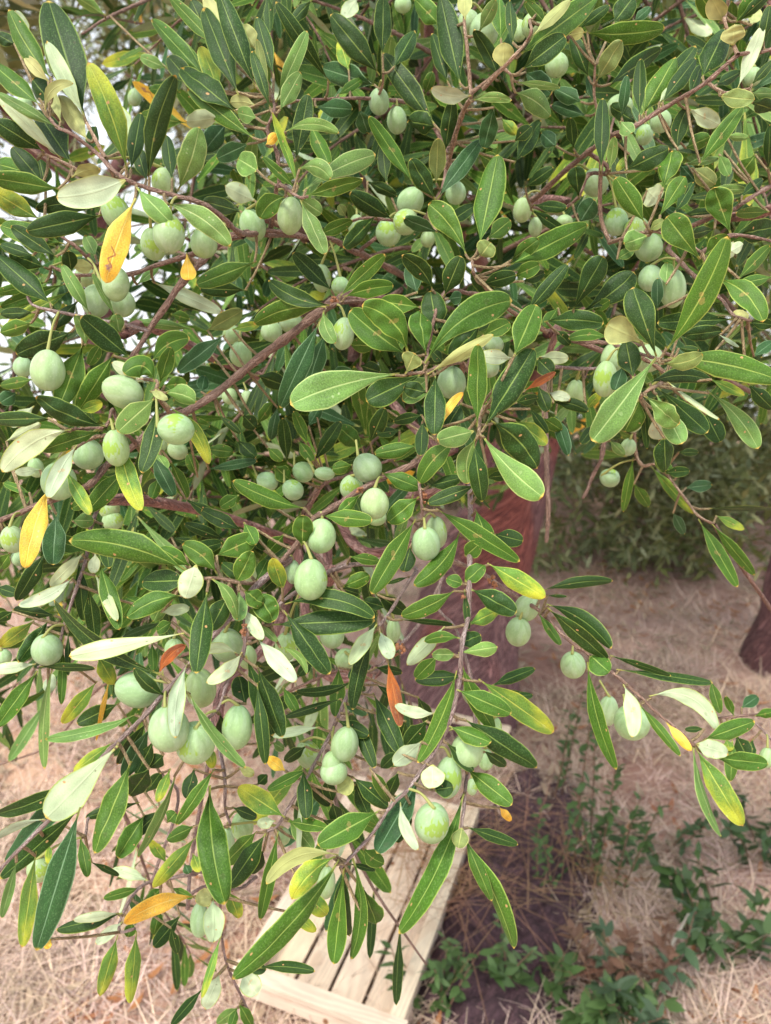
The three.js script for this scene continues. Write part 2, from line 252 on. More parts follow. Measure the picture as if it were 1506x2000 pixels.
{
  const q = rng(77), strawMat = new THREE.MeshStandardMaterial({ name: 'dry_straw', roughness: 0.75, side: THREE.DoubleSide });
  const parts = []; for (let k = 0; k < 34; k++) { const a = q() * 6.28, r = Math.sqrt(q()) * 0.07; parts.push(blade(0.05 + q() * 0.13, 0.0010 + q() * 0.0010, q() * 0.5 - 0.05, 0.5 + q() * 0.95, q() * 6.28, Math.cos(a) * r, Math.sin(a) * r)); }
  const tuft = mergeGeometries(parts), spots = [];
  for (let k = 0; k < 9000; k++) {
    const z = -0.6 - 8.5 * Math.pow(q(), 1.5), x = (q() - 0.5) * (2.2 + -z * 1.5), d = noise(x * 1.2 + 3, z * 1.2, 6);
    if (q() > 0.72 + d * 1.2 || Math.hypot((x - SOIL.x + (z - SOIL.z) * 0.33) / 0.23, (z - SOIL.z + 0.05) / 0.5) < 0.9 + 0.4 * noise(x * 9, z * 9)) continue; const t = 0.5 + q() * 0.75, pink = q();
    spots.push({ x, z, a: q() * 6.28, s: 0.6 + q() * 0.8, h: 0.4 + q() * 0.5, c: [0.72 * t, mix(0.545, 0.51, pink) * t, mix(0.37, 0.44, pink) * t] });
  }
  strew('dry_grass', 'pinkish tan dry grass and straw covering the grove floor', 'dry grass', tuft, strawMat, spots);
  // brown stalks and roots lying over the dark earth
  const st = []; const c = onGround(960, 1760); for (let k = 0; k < 16; k++) st.push(blade(0.12 + q() * 0.2, 0.0007 + q() * 0.0008, (q() - 0.4) * 0.5, 1.0 + q() * 0.5, q() * 6.28, (q() - 0.5) * 0.1, (q() - 0.5) * 0.1, 6));
  const s2 = []; for (let k = 0; k < 20; k++) { const x = c.x + (q() - 0.5) * 0.55, z = c.z + (q() - 0.5) * 0.6; s2.push({ x, z, y: terrain(x, z) + 0.07 + q() * 0.05, a: q() * 6.28, s: 0.6 + q() * 0.6, h: 0.4, c: [0.27 + q() * 0.1, 0.15 + q() * 0.06, 0.075 + q() * 0.03] }); }
  strew('dead_stalks', 'tangle of brown dead stalks over dark earth right of the crate', 'dead stalks', mergeGeometries(st), strawMat, s2);
  // fallen leaves
  const lf = []; for (let k = 0; k < 5; k++) { const g = new THREE.PlaneGeometry(0.014, 0.055, 1, 4); g.rotateX(-Math.PI / 2); const p = g.attributes.position; for (let i = 0; i < p.count; i++) { const v = p.getZ(i) / 0.055; p.setX(i, p.getX(i) * (1 - 3.4 * v * v)); p.setY(i, 0.006 + 0.03 * v * v); } g.rotateY(q() * 6.28); g.translate((q() - 0.5) * 0.3, 0.008 + q() * 0.01, (q() - 0.5) * 0.3); g.computeVertexNormals(); lf.push(g); }
  const s3 = []; for (let k = 0; k < 900; k++) { const z = -0.9 - 4.5 * q(), x = (q() - 0.5) * 4.4, r = q(), russet = q() < 0.3; s3.push({ x, z, a: q() * 6.28, s: 0.7 + q() * 0.6, c: russet ? [0.30 + r * 0.1, 0.12 + r * 0.05, 0.06] : [0.28 + r * 0.15, 0.2 + r * 0.11, 0.13 + r * 0.08] }); }
  strew('leaf_litter', 'fallen brown and russet leaves scattered on the dry ground', 'leaf litter', mergeGeometries(lf), strawMat, s3);
}

// ------------------------------------------------------------------ wooden crate
{
  const H = 0.098, crate = thing('wooden_crate', 'shallow pale slatted wooden crate lying empty on the ground below the branches', 'crate');
  const NL = onGround(484, 1898, H), L = 0.66, W = 0.335, q = rng(61);
  crate.position.set(NL.x, terrain(NL.x, NL.z) + 0.03, NL.z); crate.rotation.order = 'YXZ'; crate.rotation.y = -0.34; crate.rotation.z = -0.05;   // local: x across, -z away along the crate
  const board = (name, w, h, l, x, y, z, along) => {               // a sawn board with slightly uneven edges; grain along its length
    const g = new THREE.BoxGeometry(w, h, l, 2, 1, 8), p = g.attributes.position, uv = g.attributes.uv, du = q(), dv = q();
    for (let i = 0; i < p.count; i++) { const X = p.getX(i), Y = p.getY(i), Z = p.getZ(i), t = along === 'x' ? X : Z, s = along === 'x' ? Z : X; uv.setXY(i, (s + Y) * 5 + du, t * 2.2 + dv); const wob = 0.0022 * noise(t * 5 + du * 9, s * 30, dv * 7); if (along === 'x') p.setZ(i, Z + wob); else p.setX(i, X + wob); p.setY(i, Y + wob * 0.6); }
    g.computeVertexNormals(); const k = 0.92 + q() * 0.16; tint(g, new THREE.Color(k, k * (0.97 + q() * 0.04), k * (0.93 + q() * 0.07)));
    const m = mesh(name, g, woodMat, crate); m.position.set(x, y, z); return m;
  };
  const n = 4, gap = 0.009, sw = (W - 0.026 - gap * (n - 1)) / n;
  for (let k = 0; k < n; k++) board('floor_slat', sw, 0.008, L - 0.004, 0.013 + sw / 2 + k * (sw + gap), 0.03, -L / 2, 'z');
  for (const z of [-0.03, -L / 2, -L + 0.03]) board('floor_batten', W - 0.03, 0.018, 0.035, W / 2, 0.0155, z, 'x');
  for (const x of [-0.001, W + 0.001]) { board('side_board', 0.022, 0.055, L, x, 0.052, -L / 2, 'z'); board('side_rail', 0.03, 0.014, L + 0.02, x, 0.0875, -L / 2, 'z'); }
  for (const z of [0.012, -L - 0.012]) { board('end_board', W + 0.03, 0.05, 0.02, W / 2, 0.05, z, 'x'); board('end_rail', W + 0.05, 0.014, 0.036, W / 2, 0.0905, z * 1.6, 'x'); }
}
// ------------------------------------------------------------------ what the photograph shows of the near branches
// read off in twelve tiles, each enlarged three times; [stalk x, y, tip x, y, width, depth cm, kind, sideways bow, outline]
// kinds: d m l b upper faces (dark, mid, dusty, bluish), u w o undersides (sage, pale, khaki), h y r yellowing, yellow, russet
const TILES = [
  [0, 0, [
    [310,470,50,55,110,44,'m',-.05],[500,700,285,5,190,46,'d'],[745,1005,515,365,120,42,'h',.04],[500,690,275,245,80,45,'u'],[870,1060,1030,440,110,42,'d',-.06],[765,1005,825,660,85,43,'d'],[1010,1060,975,790,70,45,'d'],
    [1040,1120,1165,745,130,42,'l',.05],[735,1055,335,1155,150,41,'w',-.06,2],[420,1040,590,990,70,43,'o',-.1],[800,1100,1005,1310,110,40,'l'],[970,1190,1350,1440,120,40,'l',-.1],[793,1165,620,1660,125,39,'y',.03],
    [600,1260,155,1355,120,44,'d'],[610,1225,210,1230,90,47,'d',.1],[360,1110,-60,1040,110,43,'m'],[260,1080,70,860,100,46,'d'],[270,1100,230,930,80,48,'d'],[360,930,-40,530,70,44,'u'],[260,890,-30,710,110,44,'d'],
    [340,750,-20,540,60,43,'l'],[240,620,-60,360,100,45,'m'],[265,650,430,490,55,43,'o',-.28],[360,720,290,500,50,44,'o'],[290,480,150,335,60,44,'o'],[290,590,190,465,95,48,'d'],[420,960,210,640,120,50,'d'],[520,830,350,560,90,46,'o'],
    [750,980,590,520,90,47,'d'],[790,830,620,610,120,49,'u'],[760,960,710,780,60,47,'d'],[240,1290,-60,1110,110,45,'h'],[380,1430,0,1320,110,47,'m'],[340,1510,65,1325,90,45,'d'],[200,1500,0,1430,60,45,'d'],
    [1500,820,1100,520,90,50,'m'],[1390,660,1060,400,120,52,'d'],[1300,690,1090,710,90,50,'u'],[1500,620,1350,600,70,50,'o',.1],[1506,690,1390,660,80,49,'l'],[1220,470,890,115,90,55,'m'],[1230,480,1000,200,80,56,'m'],[1170,450,1035,270,60,56,'d'],
    [1130,500,985,330,100,54,'d'],[1400,560,1195,50,120,50,'d'],[1500,520,1275,-60,110,50,'d'],[1290,290,990,-20,70,52,'m'],[1330,240,1200,-30,80,53,'o'],[1290,550,1180,270,90,54,'h'],[1200,170,1120,0,90,56,'d'],[1500,290,1410,150,100,49,'o'],
    [1460,840,1270,930,90,55,'b'],[1330,720,1200,880,110,58,'b'],[1510,1000,1395,930,120,52,'l',0,2],[1420,1240,1190,1180,80,55,'d'],[1500,1180,1320,1090,100,60,'u'],[1090,720,820,680,90,60,'m'],[980,400,820,330,60,60,'l'],[1060,540,870,520,60,62,'m'],
    [560,1500,500,1380,70,50,'l'],[520,900,560,740,60,47,'d'],[860,1060,800,860,70,47,'d'],[130,1000,-20,960,90,50,'m'],[180,230,90,60,60,52,'u'],[620,90,430,-30,60,60,'l'],[90,260,-20,200,70,50,'d']]],
  [502, 0, [
    [1050,745,735,310,110,55,'d'],[720,440,430,85,120,55,'d'],[735,330,740,-20,95,54,'d'],[800,400,925,180,90,56,'d'],[1195,510,1075,-20,130,50,'d'],[1120,490,1025,195,75,53,'d'],[1085,160,920,-10,100,56,'m'],[1220,120,1215,-60,75,48,'o'],
    [1425,480,1270,175,80,48,'d',.05],[1440,400,1450,250,110,47,'o',0,2],[1255,560,1020,515,80,47,'u',-.1],[1260,590,1490,590,50,47,'l',-.1],[1100,900,1145,590,85,52,'d'],[1050,740,885,710,110,56,'d'],[1050,1085,1060,810,90,50,'o'],
    [1055,1165,1310,820,90,52,'b'],[1045,1170,900,930,100,52,'d'],[920,1080,655,680,80,50,'m'],[1390,620,1330,870,90,54,'b'],[1300,1450,1410,905,150,47,'m'],[1230,1500,1005,1195,130,47,'m',.08,1],[1350,1400,1485,1290,90,48,'m'],
    [1310,1500,1370,1420,110,46,'o',0,2],[1060,1360,860,1280,80,50,'b'],[800,1290,545,1130,100,54,'d'],[700,1260,510,1455,90,53,'d'],[345,1385,560,1290,70,54,'m'],[280,1150,620,1050,80,46,'m'],[270,1120,695,905,110,48,'l',-.06,1],
    [240,990,430,1050,90,46,'l',-.25],[255,1175,400,1490,90,45,'l'],[260,1170,380,1250,80,47,'l'],[170,1150,20,1280,110,47,'m',.15],[245,1100,90,660,45,46,'h'],[235,1110,30,920,50,47,'m'],[225,950,300,550,95,48,'d'],[160,775,480,780,60,46,'l',-.18],
    [110,600,295,180,75,48,'l'],[130,650,255,425,90,47,'l'],[80,640,-30,300,60,47,'d'],[60,570,0,230,55,46,'o'],[340,625,560,640,90,55,'b'],[700,500,380,400,110,62,'b'],[430,490,110,10,80,52,'d'],[100,450,0,100,80,50,'d'],[320,0,210,120,60,60,'d'],
    [590,-20,510,110,80,60,'u'],[540,420,485,230,75,62,'h'],[50,850,115,785,50,46,'y'],[600,640,650,780,80,60,'b'],[760,1080,735,850,70,58,'d'],[1430,690,1520,790,60,60,'h'],[1300,190,1400,0,70,47,'l'],[1430,240,1420,-20,90,48,'m'],
    [1500,260,1480,0,60,48,'d'],[520,1270,480,1200,50,52,'o'],[470,560,620,460,50,58,'m'],[300,700,420,960,80,54,'m'],[1290,900,1440,980,80,58,'m'],[980,560,1030,420,60,58,'m'],[640,1060,820,1150,60,58,'d'],[1100,1320,1280,1200,70,58,'d']]],
  [1004, 0, [
    [410,190,885,165,110,50,'m',.05],[20,330,490,-20,130,47,'m'],[45,410,300,210,110,46,'d'],[325,205,410,190,60,49,'o'],[110,210,330,0,60,46,'o'],[380,170,560,30,60,50,'d'],[580,140,700,-20,110,55,'d'],[700,130,800,40,50,58,'b'],
    [440,460,340,210,80,54,'d'],[470,600,430,440,40,54,'b'],[480,480,630,235,100,50,'o'],[550,500,865,285,90,54,'d'],[750,680,945,335,110,52,'m'],[760,670,1065,270,100,50,'d'],[860,610,1065,340,80,50,'d'],[735,690,740,345,70,50,'d'],
    [630,700,665,440,55,50,'b'],[1100,460,1240,165,130,48,'d'],[1030,560,1100,380,60,50,'d'],[850,600,920,510,40,50,'u'],[1280,265,1290,145,115,46,'o',0,2],[1210,140,1080,-40,90,47,'m'],[1230,130,1160,-20,100,47,'o'],[1300,130,1420,-20,90,47,'m'],
    [1310,130,1520,-60,60,47,'d'],[1460,250,1500,30,60,46,'d'],[1390,150,1410,50,80,50,'o'],[1310,520,1460,150,70,47,'u'],[1390,500,1520,350,50,47,'d'],[1210,560,1410,580,90,45,'o',.04,2],[1390,545,1530,550,60,46,'l'],[1390,600,1520,640,80,48,'d'],
    [1080,970,1340,620,80,48,'m'],[1020,640,1205,730,90,50,'u'],[960,890,1020,630,85,48,'d',-.1],[1000,870,1150,800,80,54,'m'],[1240,800,1375,805,40,54,'l'],[510,1000,520,575,80,50,'d'],[720,720,560,620,80,54,'d'],[620,710,690,780,80,47,'l'],
    [380,1160,360,975,100,54,'d',0,1],[650,1000,910,870,110,50,'d'],[870,1110,930,885,120,48,'m',0,1],[850,1270,1000,1035,100,46,'m',0,1],[770,1310,595,1040,110,45,'m'],[940,1250,1050,1070,60,47,'d'],[1090,1520,895,1270,150,45,'m',0,1],
    [1270,1370,1170,1100,140,46,'m',0,1],[1290,1380,1530,1330,110,48,'d'],[1110,1500,1265,1390,110,45,'m'],[1260,1480,1340,1430,60,45,'u'],[780,1380,645,1430,110,45,'l',0,2],[790,1350,880,1290,50,45,'o'],[780,1110,850,1180,120,52,'u',0,2],
    [1040,980,1180,1080,90,54,'o'],[970,960,1060,1060,80,56,'b'],[1200,900,1260,1030,60,56,'l'],[1000,960,1200,930,40,56,'l'],[1330,1150,1460,1050,60,54,'d'],[1140,1110,1360,1110,50,56,'l'],[980,1260,1170,1240,50,52,'d'],[1180,1340,1020,1380,60,52,'d'],
    [1490,1000,1500,730,60,50,'d'],[110,1200,310,1220,60,54,'d'],[100,1230,300,1360,60,56,'d'],[-40,1560,430,1320,130,47,'m'],[-20,1530,145,1400,80,48,'m'],[380,1310,470,1170,110,55,'b'],[0,960,155,710,90,54,'d'],[0,830,100,740,70,54,'d'],[60,1100,230,980,70,54,'d'],
    [250,860,160,780,80,56,'b'],[350,880,330,690,60,55,'d'],[0,540,215,680,110,49,'l',-.1],[10,480,270,515,40,48,'l'],[60,420,220,550,110,55,'b'],[400,600,240,520,80,57,'b'],[430,680,220,610,60,58,'b'],[560,1000,590,800,55,50,'l'],[1230,880,1250,1010,50,58,'d'],
    [680,900,600,1000,40,52,'h'],[1420,900,1300,1060,90,60,'m'],[1180,500,1330,420,60,56,'d'],[1500,1240,1300,1250,60,52,'m'],[130,80,90,170,40,47,'d'],[200,150,70,10,60,47,'m']]],
  [0, 500, [
    [310,290,-30,-10,120,46,'d'],[530,340,360,50,70,45,'l'],[420,100,400,-30,80,48,'d'],[500,530,440,345,70,44,'l',.1],[770,600,475,355,130,44,'d'],[430,440,95,575,130,46,'d'],[700,450,680,340,75,45,'l',0,2],[680,360,540,100,40,44,'l'],
    [490,510,350,880,130,46,'m'],[670,570,460,910,110,46,'m'],[910,740,725,690,120,43,'m',.42],[880,750,655,625,70,44,'u'],[935,750,1000,535,80,43,'m'],[890,620,1110,480,110,45,'m',-.15],[960,760,1095,745,80,44,'m'],[970,800,1150,855,100,42,'l',-.1,2],
    [910,830,690,1030,130,42,'l'],[920,870,830,1270,100,43,'d',-.05],[880,790,985,840,40,42,'o'],[990,880,1225,1220,75,43,'h',-.1],[620,1000,210,825,110,43,'d',-.06],[600,1020,240,1140,90,44,'m'],[420,1015,15,1265,130,42,'u',.12],[300,950,-60,960,80,46,'d'],
    [450,1110,285,1420,90,41,'u',.05],[700,1060,830,1490,110,41,'h',.06],[460,910,600,860,60,45,'h'],[380,1250,530,1510,70,42,'h'],[290,1350,150,1830,120,41,'y',.04],[740,1240,510,1500,100,48,'m'],[890,1160,1020,1410,80,48,'b'],[910,1150,980,1250,60,48,'l'],
    [1520,1410,1360,1320,70,46,'d'],[1080,1420,1310,1560,60,50,'d'],[1506,30,1150,170,100,52,'m'],[1450,200,1170,190,80,55,'d'],[890,150,1300,330,70,55,'u'],[1210,440,1420,320,90,56,'o'],[1320,460,1040,680,90,55,'b'],[1360,430,1520,400,50,52,'h'],
    [1140,430,800,380,50,58,'l'],[950,250,1250,310,50,57,'d'],[1000,340,1110,370,60,57,'m'],[280,150,-30,220,60,50,'m'],[390,160,0,300,70,51,'m'],[420,200,40,400,60,50,'h'],[460,260,300,420,70,51,'d'],[200,330,0,340,60,50,'d'],[190,390,0,450,80,49,'m'],
    [270,70,50,-20,90,48,'d'],[1095,-20,1105,140,85,43,'y',0,1],[1200,1130,1370,1150,70,58,'m'],[1210,1250,1506,1200,50,58,'b'],[1390,1080,1500,1180,80,56,'d'],[1420,930,1500,1010,80,56,'d'],[180,1390,20,1330,40,50,'m'],[60,1210,0,1330,60,50,'d'],
    [240,1250,90,1270,50,45,'u'],[200,720,0,760,60,58,'m'],[100,800,0,860,80,60,'b'],[200,880,60,1000,70,55,'u'],[1050,950,1230,1000,60,58,'m'],[1160,1300,1100,1160,60,58,'m'],[1000,1200,1100,1420,70,54,'m'],[720,1240,780,1420,80,50,'m'],[560,1400,420,1480,60,52,'m'],
    [560,60,430,60,70,52,'o'],[610,20,540,-60,60,52,'m'],[800,170,930,60,40,54,'l'],[1180,800,1200,700,60,58,'b'],[300,480,240,620,60,52,'m'],[600,500,520,640,60,52,'m'],[30,1090,240,980,60,48,'u'],[1280,930,1410,1040,40,54,'d'],[930,1300,890,1420,60,56,'m'],[1400,1400,1290,1470,70,54,'m']]],
  [502, 500, [
    [835,690,195,870,185,45,'l',.05,1],[880,580,545,320,150,47,'m',-.03],[885,570,615,290,140,46,'m',.18],[990,580,950,325,130,46,'m',0,1],[1060,450,1015,205,130,48,'d'],[985,630,1495,260,165,44,'m',-.14,1],[960,300,725,265,90,50,'m'],
    [870,690,920,570,110,43,'o',0,1],[1000,690,1385,460,60,43,'o'],[970,690,640,850,150,46,'d',0,1],[1020,700,855,850,110,48,'l'],[1000,800,860,770,90,46,'d'],[1045,690,1040,1050,110,44,'d'],[1085,1005,1210,800,45,45,'y',-.12],
    [1290,1000,1295,515,100,42,'m'],[1330,1010,1620,540,150,42,'d'],[1270,1025,1060,1080,110,42,'l',0,2],[1285,1065,1235,1335,110,42,'l',.12],[1320,1050,1674,1410,150,41,'l',.05,1],[1270,1100,1320,1440,100,43,'d'],[1370,970,1644,1245,165,43,'d',-.1],
    [1200,860,1115,1000,100,46,'d'],[1180,1080,950,1330,110,45,'m',.1],[970,960,960,1170,70,47,'d'],[950,1110,690,1160,80,52,'m'],[1500,600,1295,590,80,47,'u'],[1310,410,1130,590,110,47,'d'],[1320,470,1480,390,90,46,'m'],[435,290,70,145,90,50,'d',-.1],
    [410,300,-20,400,110,50,'m',.1],[480,240,750,-10,80,50,'m'],[510,240,800,175,90,49,'m',-.05],[445,210,210,-20,90,52,'d'],[390,320,460,510,80,47,'l',.12],[370,380,135,890,110,50,'b'],[400,450,300,750,90,54,'b'],[710,530,550,520,90,54,'m'],
    [1030,200,850,0,100,46,'d',.12],[1095,240,1195,0,110,46,'d'],[1120,250,1200,240,70,48,'b'],[1310,170,1520,110,80,47,'d'],[940,220,890,50,80,54,'b'],[180,1220,150,950,70,56,'d'],[330,1210,490,970,80,54,'d'],[620,1130,480,1000,110,55,'m'],[300,1100,215,910,60,56,'m'],
    [660,1100,750,890,90,56,'d'],[240,1080,330,1200,60,56,'m'],[120,880,80,1080,60,58,'b'],[970,930,800,970,60,52,'d'],[0,990,90,860,60,56,'m'],[0,700,170,760,90,55,'d'],[730,1270,960,1360,90,46,'m'],[1000,1350,1190,1300,70,45,'d'],[1290,1340,1000,1450,80,44,'d'],
    [950,1410,770,1560,110,45,'m'],[290,1480,-140,1315,90,45,'m',-.05],[600,1400,480,1506,60,46,'m'],[1340,1300,1490,1280,60,47,'d'],[100,1230,190,1310,90,56,'m'],[560,1225,440,1250,70,54,'m'],[760,900,840,960,50,54,'m'],[420,700,560,680,80,56,'b'],[600,640,720,680,80,58,'d'],
    [840,1020,700,1040,60,56,'d'],[350,950,420,760,60,58,'m'],[1090,620,1030,560,60,50,'d'],[870,420,820,560,60,52,'m'],[1350,1230,1240,1260,60,46,'d'],[60,1120,150,1200,60,56,'m'],[300,1000,370,880,60,58,'b']]],
  [1004, 500, [
    [835,590,695,185,150,42,'d',0,1],[880,565,1250,-115,130,41,'m',.05],[750,500,545,400,155,43,'o',0,1],[700,720,655,500,120,44,'d'],[830,600,460,1085,170,41,'l',0,1],[870,630,1105,575,90,40,'o',.1],[900,600,1560,730,140,42,'m',-.05],[780,750,1155,730,80,44,'d',-.12],
    [1150,720,1350,815,50,45,'h'],[770,820,960,990,130,41,'l',0,1],[830,800,985,1100,110,43,'l',0,1],[840,770,1135,1035,110,43,'d',0,1],[830,900,850,1075,100,45,'u',0,1],[1130,790,1430,1130,100,43,'l',-.08,1],[1120,920,1210,1090,100,46,'d'],[900,740,1200,960,25,44,'u'],
    [880,1060,890,1260,100,45,'d',0,2],[760,870,780,1130,40,45,'d'],[740,840,650,1030,130,45,'m'],[640,640,590,790,80,44,'b'],[175,385,525,395,110,47,'d',-.05],[560,480,320,485,60,46,'m',.1],[340,325,525,0,130,46,'d',0,1],[390,330,705,95,150,46,'d',.05,1],
    [60,350,315,45,80,45,'d'],[0,590,130,285,140,43,'m'],[60,790,245,680,40,46,'r'],[135,600,225,690,100,46,'d'],[150,590,320,600,70,48,'u'],[200,800,330,840,60,49,'u'],[140,760,200,910,80,47,'d'],[10,860,140,830,60,47,'d'],[220,860,435,910,70,48,'d',-.1],
    [240,920,320,1170,70,50,'b'],[90,890,200,1040,50,47,'d'],[0,960,195,1100,90,46,'h'],[170,950,280,1020,70,50,'m'],[1290,370,840,390,100,48,'d'],[950,470,1220,440,80,46,'d'],[1200,460,1320,535,20,46,'u'],[1180,130,1460,385,120,43,'m',-.15],
    [1520,120,1330,160,60,46,'m'],[1310,140,1500,-60,70,45,'m'],[960,540,1080,550,40,46,'d'],[840,320,840,130,60,50,'b'],[890,170,900,40,70,46,'l'],[1150,200,1100,300,60,48,'u'],[1170,560,1380,370,28,46,'l'],[1300,400,1340,320,80,48,'o'],[1380,390,1520,400,60,46,'d'],
    [420,900,510,800,50,50,'h'],[560,1080,650,1170,50,50,'l'],[480,980,390,1100,60,52,'d'],[880,1270,1030,1260,60,52,'d'],[960,1150,1080,1150,40,48,'d'],[800,1230,1050,1510,60,58,'h'],[700,1180,640,1500,50,60,'m'],[700,1330,790,1470,60,60,'m'],[1000,1360,1160,1340,60,60,'b'],
    [1130,1480,1520,1480,30,58,'d'],[0,120,150,50,80,48,'m'],[50,150,180,100,60,49,'d'],[1400,590,1520,500,60,55,'b'],[1370,750,1520,900,80,47,'d'],[240,430,330,520,60,50,'d'],[260,300,180,420,70,52,'m'],[460,320,560,260,60,48,'m'],[1240,30,1280,-80,60,48,'u'],[600,20,700,-40,60,52,'m'],[960,1290,830,1200,60,56,'m']]],
  [0, 1000, [
    [1100,350,405,165,150,42,'m',.08],[530,230,270,150,90,45,'m'],[1120,320,935,210,80,43,'m'],[1090,400,835,410,120,43,'d',0,2],[1070,490,745,620,110,41,'m',.1],[1150,310,1085,505,130,40,'w',0,2],[1240,390,1390,630,70,41,'l',-.15],[1215,450,1150,945,110,41,'d'],
    [1330,500,1235,690,110,42,'d',0,2],[1400,460,1400,640,90,42,'l'],[1270,360,1070,190,110,42,'m',.1],[1385,415,1480,230,110,43,'m',0,2],[1430,400,1300,300,70,45,'d'],[1430,460,1540,540,100,43,'m'],[1080,710,405,845,100,41,'w',0,1],[960,955,315,515,90,42,'d',-.1],
    [980,1080,785,915,70,41,'d',-.1],[1100,890,1030,1325,90,40,'u',.08],[1390,830,1170,820,60,42,'u',.15],[1420,820,1210,1000,80,42,'u',-.1],[930,960,1090,780,60,42,'r',-.15],[1420,560,1540,750,70,42,'u'],[810,1180,265,1330,55,42,'l',-.05],[1100,1050,1440,1500,55,40,'l',.06],
    [860,1230,690,1480,70,43,'d'],[880,1260,720,1560,90,42,'b'],[900,1340,800,1540,80,43,'d'],[960,1420,880,1500,80,43,'d'],[690,1370,270,1795,190,39,'w',0,1],[660,1350,430,1520,60,42,'h'],[330,0,310,310,110,46,'b'],[270,230,100,520,90,46,'d'],[490,240,295,435,70,46,'u'],
    [430,380,110,545,70,46,'u',-.1],[560,240,545,360,60,46,'u'],[555,360,690,640,60,45,'u'],[580,290,700,690,90,46,'m'],[600,60,640,330,80,47,'d'],[460,280,490,640,70,48,'d'],[520,440,560,750,80,48,'d'],[330,610,75,570,60,47,'d'],[80,580,-20,640,60,47,'d'],[-30,440,100,480,60,47,'d'],
    [290,630,110,880,80,47,'d'],[200,640,0,790,80,50,'h'],[210,890,-60,930,60,46,'u'],[220,930,-20,1260,90,46,'m'],[230,905,560,915,45,46,'d'],[370,780,360,1130,45,46,'m'],[400,700,400,960,30,47,'d'],[310,900,260,1506,50,47,'l',.05],[570,990,365,1240,80,52,'h'],[700,1120,450,1240,90,55,'d'],
    [640,990,565,1340,30,55,'y'],[570,840,670,1010,80,52,'h'],[890,760,900,930,50,52,'m'],[1440,840,1600,1310,100,43,'d'],[1440,1130,1400,960,100,46,'d'],[1290,1180,1310,1340,60,46,'d'],[1210,1360,1250,1500,60,44,'h'],[1320,160,1080,70,60,50,'d'],[1420,110,1180,-10,80,48,'d'],[1430,60,1500,190,80,45,'m'],
    [1260,260,1500,150,110,47,'m'],[1080,240,1300,180,70,48,'d'],[940,590,1110,560,60,44,'u'],[420,50,550,50,80,47,'l'],[1000,150,1180,190,40,50,'d'],[60,240,0,330,60,48,'m'],[280,1090,300,950,60,50,'u'],[860,560,740,500,60,48,'m'],[960,520,900,640,70,48,'l'],[40,660,-10,560,60,50,'m'],[1010,640,920,700,60,46,'m']]],
  [502, 1000, [
    [90,660,690,635,130,43,'d'],[165,540,690,620,100,44,'d',-.15],[160,580,425,950,110,43,'d'],[265,200,270,20,115,42,'m',0,2],[150,450,90,270,90,42,'h',0,2],[375,20,675,50,90,45,'m'],[930,40,670,480,110,43,'m'],[900,200,860,350,90,46,'d'],[1190,115,920,430,100,45,'m',-.1],
    [1050,-20,1540,290,100,43,'m'],[1280,-20,1370,220,100,46,'m'],[1385,130,1560,170,90,47,'d'],[1220,260,1310,180,90,45,'m',0,2],[1220,410,1330,310,90,44,'m',0,2],[1205,420,1110,390,70,44,'m',0,2],[1165,455,845,610,90,44,'m',-.05],[1250,450,1520,590,110,43,'d'],[1350,300,1690,500,110,43,'h'],
    [1240,660,1430,570,80,48,'h'],[1215,450,1240,690,35,43,'d'],[1190,740,980,760,60,43,'m',.1],[1190,770,1310,720,90,43,'d',0,2],[1160,835,1025,835,65,42,'l',0,2],[1180,825,1410,790,80,42,'l',0,1],[1060,840,930,975,80,45,'m'],[1100,670,880,895,80,45,'u'],[1220,960,925,980,80,48,'d'],
    [1200,890,1395,1280,90,42,'m',.05],[1170,1040,1490,1180,110,41,'m'],[1300,980,1740,1290,120,42,'h'],[1170,930,940,1470,90,42,'m',-.05],[970,1340,800,1480,90,43,'u'],[1125,1255,1370,1350,90,41,'m'],[1210,1210,1640,1500,120,43,'d'],[1110,1350,1270,1520,70,42,'d'],[1330,1400,1460,1490,60,46,'d'],
    [1050,1180,810,1130,60,46,'u',-.1],[680,1060,850,1420,100,46,'d'],[700,1010,810,1100,40,46,'d'],[765,870,840,1260,70,45,'r'],[700,660,540,890,80,45,'u'],[720,700,790,860,80,44,'u'],[690,690,560,1160,80,46,'d',.05],[570,985,225,1050,55,48,'d',-.1],[500,1090,160,1200,45,50,'d'],
    [480,900,460,1200,80,52,'m'],[560,1170,690,1500,70,46,'d'],[470,1220,655,1310,80,45,'d'],[0,740,230,995,90,42,'u'],[0,900,150,1320,110,43,'d'],[0,1000,50,1480,70,44,'d'],[0,650,120,760,40,44,'l'],[130,790,290,950,40,44,'l',-.2],[120,380,30,460,80,46,'d'],[0,470,100,640,130,43,'m',0,2],
    [540,260,720,290,60,50,'m'],[500,440,660,370,80,52,'m'],[700,480,870,590,80,50,'d'],[600,570,700,610,60,50,'d'],[890,380,760,420,22,50,'d'],[840,630,1150,660,30,45,'d'],[690,910,850,940,50,52,'d'],[870,1220,830,1380,80,48,'d'],[1000,1220,870,1370,90,47,'d'],[830,1400,730,1500,60,48,'d'],
    [1370,1020,1630,915,60,50,'d'],[290,1370,160,1460,60,50,'d'],[370,1260,90,1310,50,52,'u'],[90,1350,160,1390,50,52,'l'],[0,100,50,220,80,46,'d'],[160,130,60,240,80,46,'m'],[0,400,60,280,70,46,'m'],[760,560,620,520,70,54,'d'],[470,440,600,480,70,54,'d'],[620,900,540,980,60,52,'b'],[940,1080,1020,1250,70,50,'d'],[1420,1060,1560,1080,50,52,'d'],[150,1020,240,1180,60,54,'m'],[330,860,240,960,60,54,'d'],[1210,1000,1250,1120,50,46,'u']]],
  [1004, 1000, [
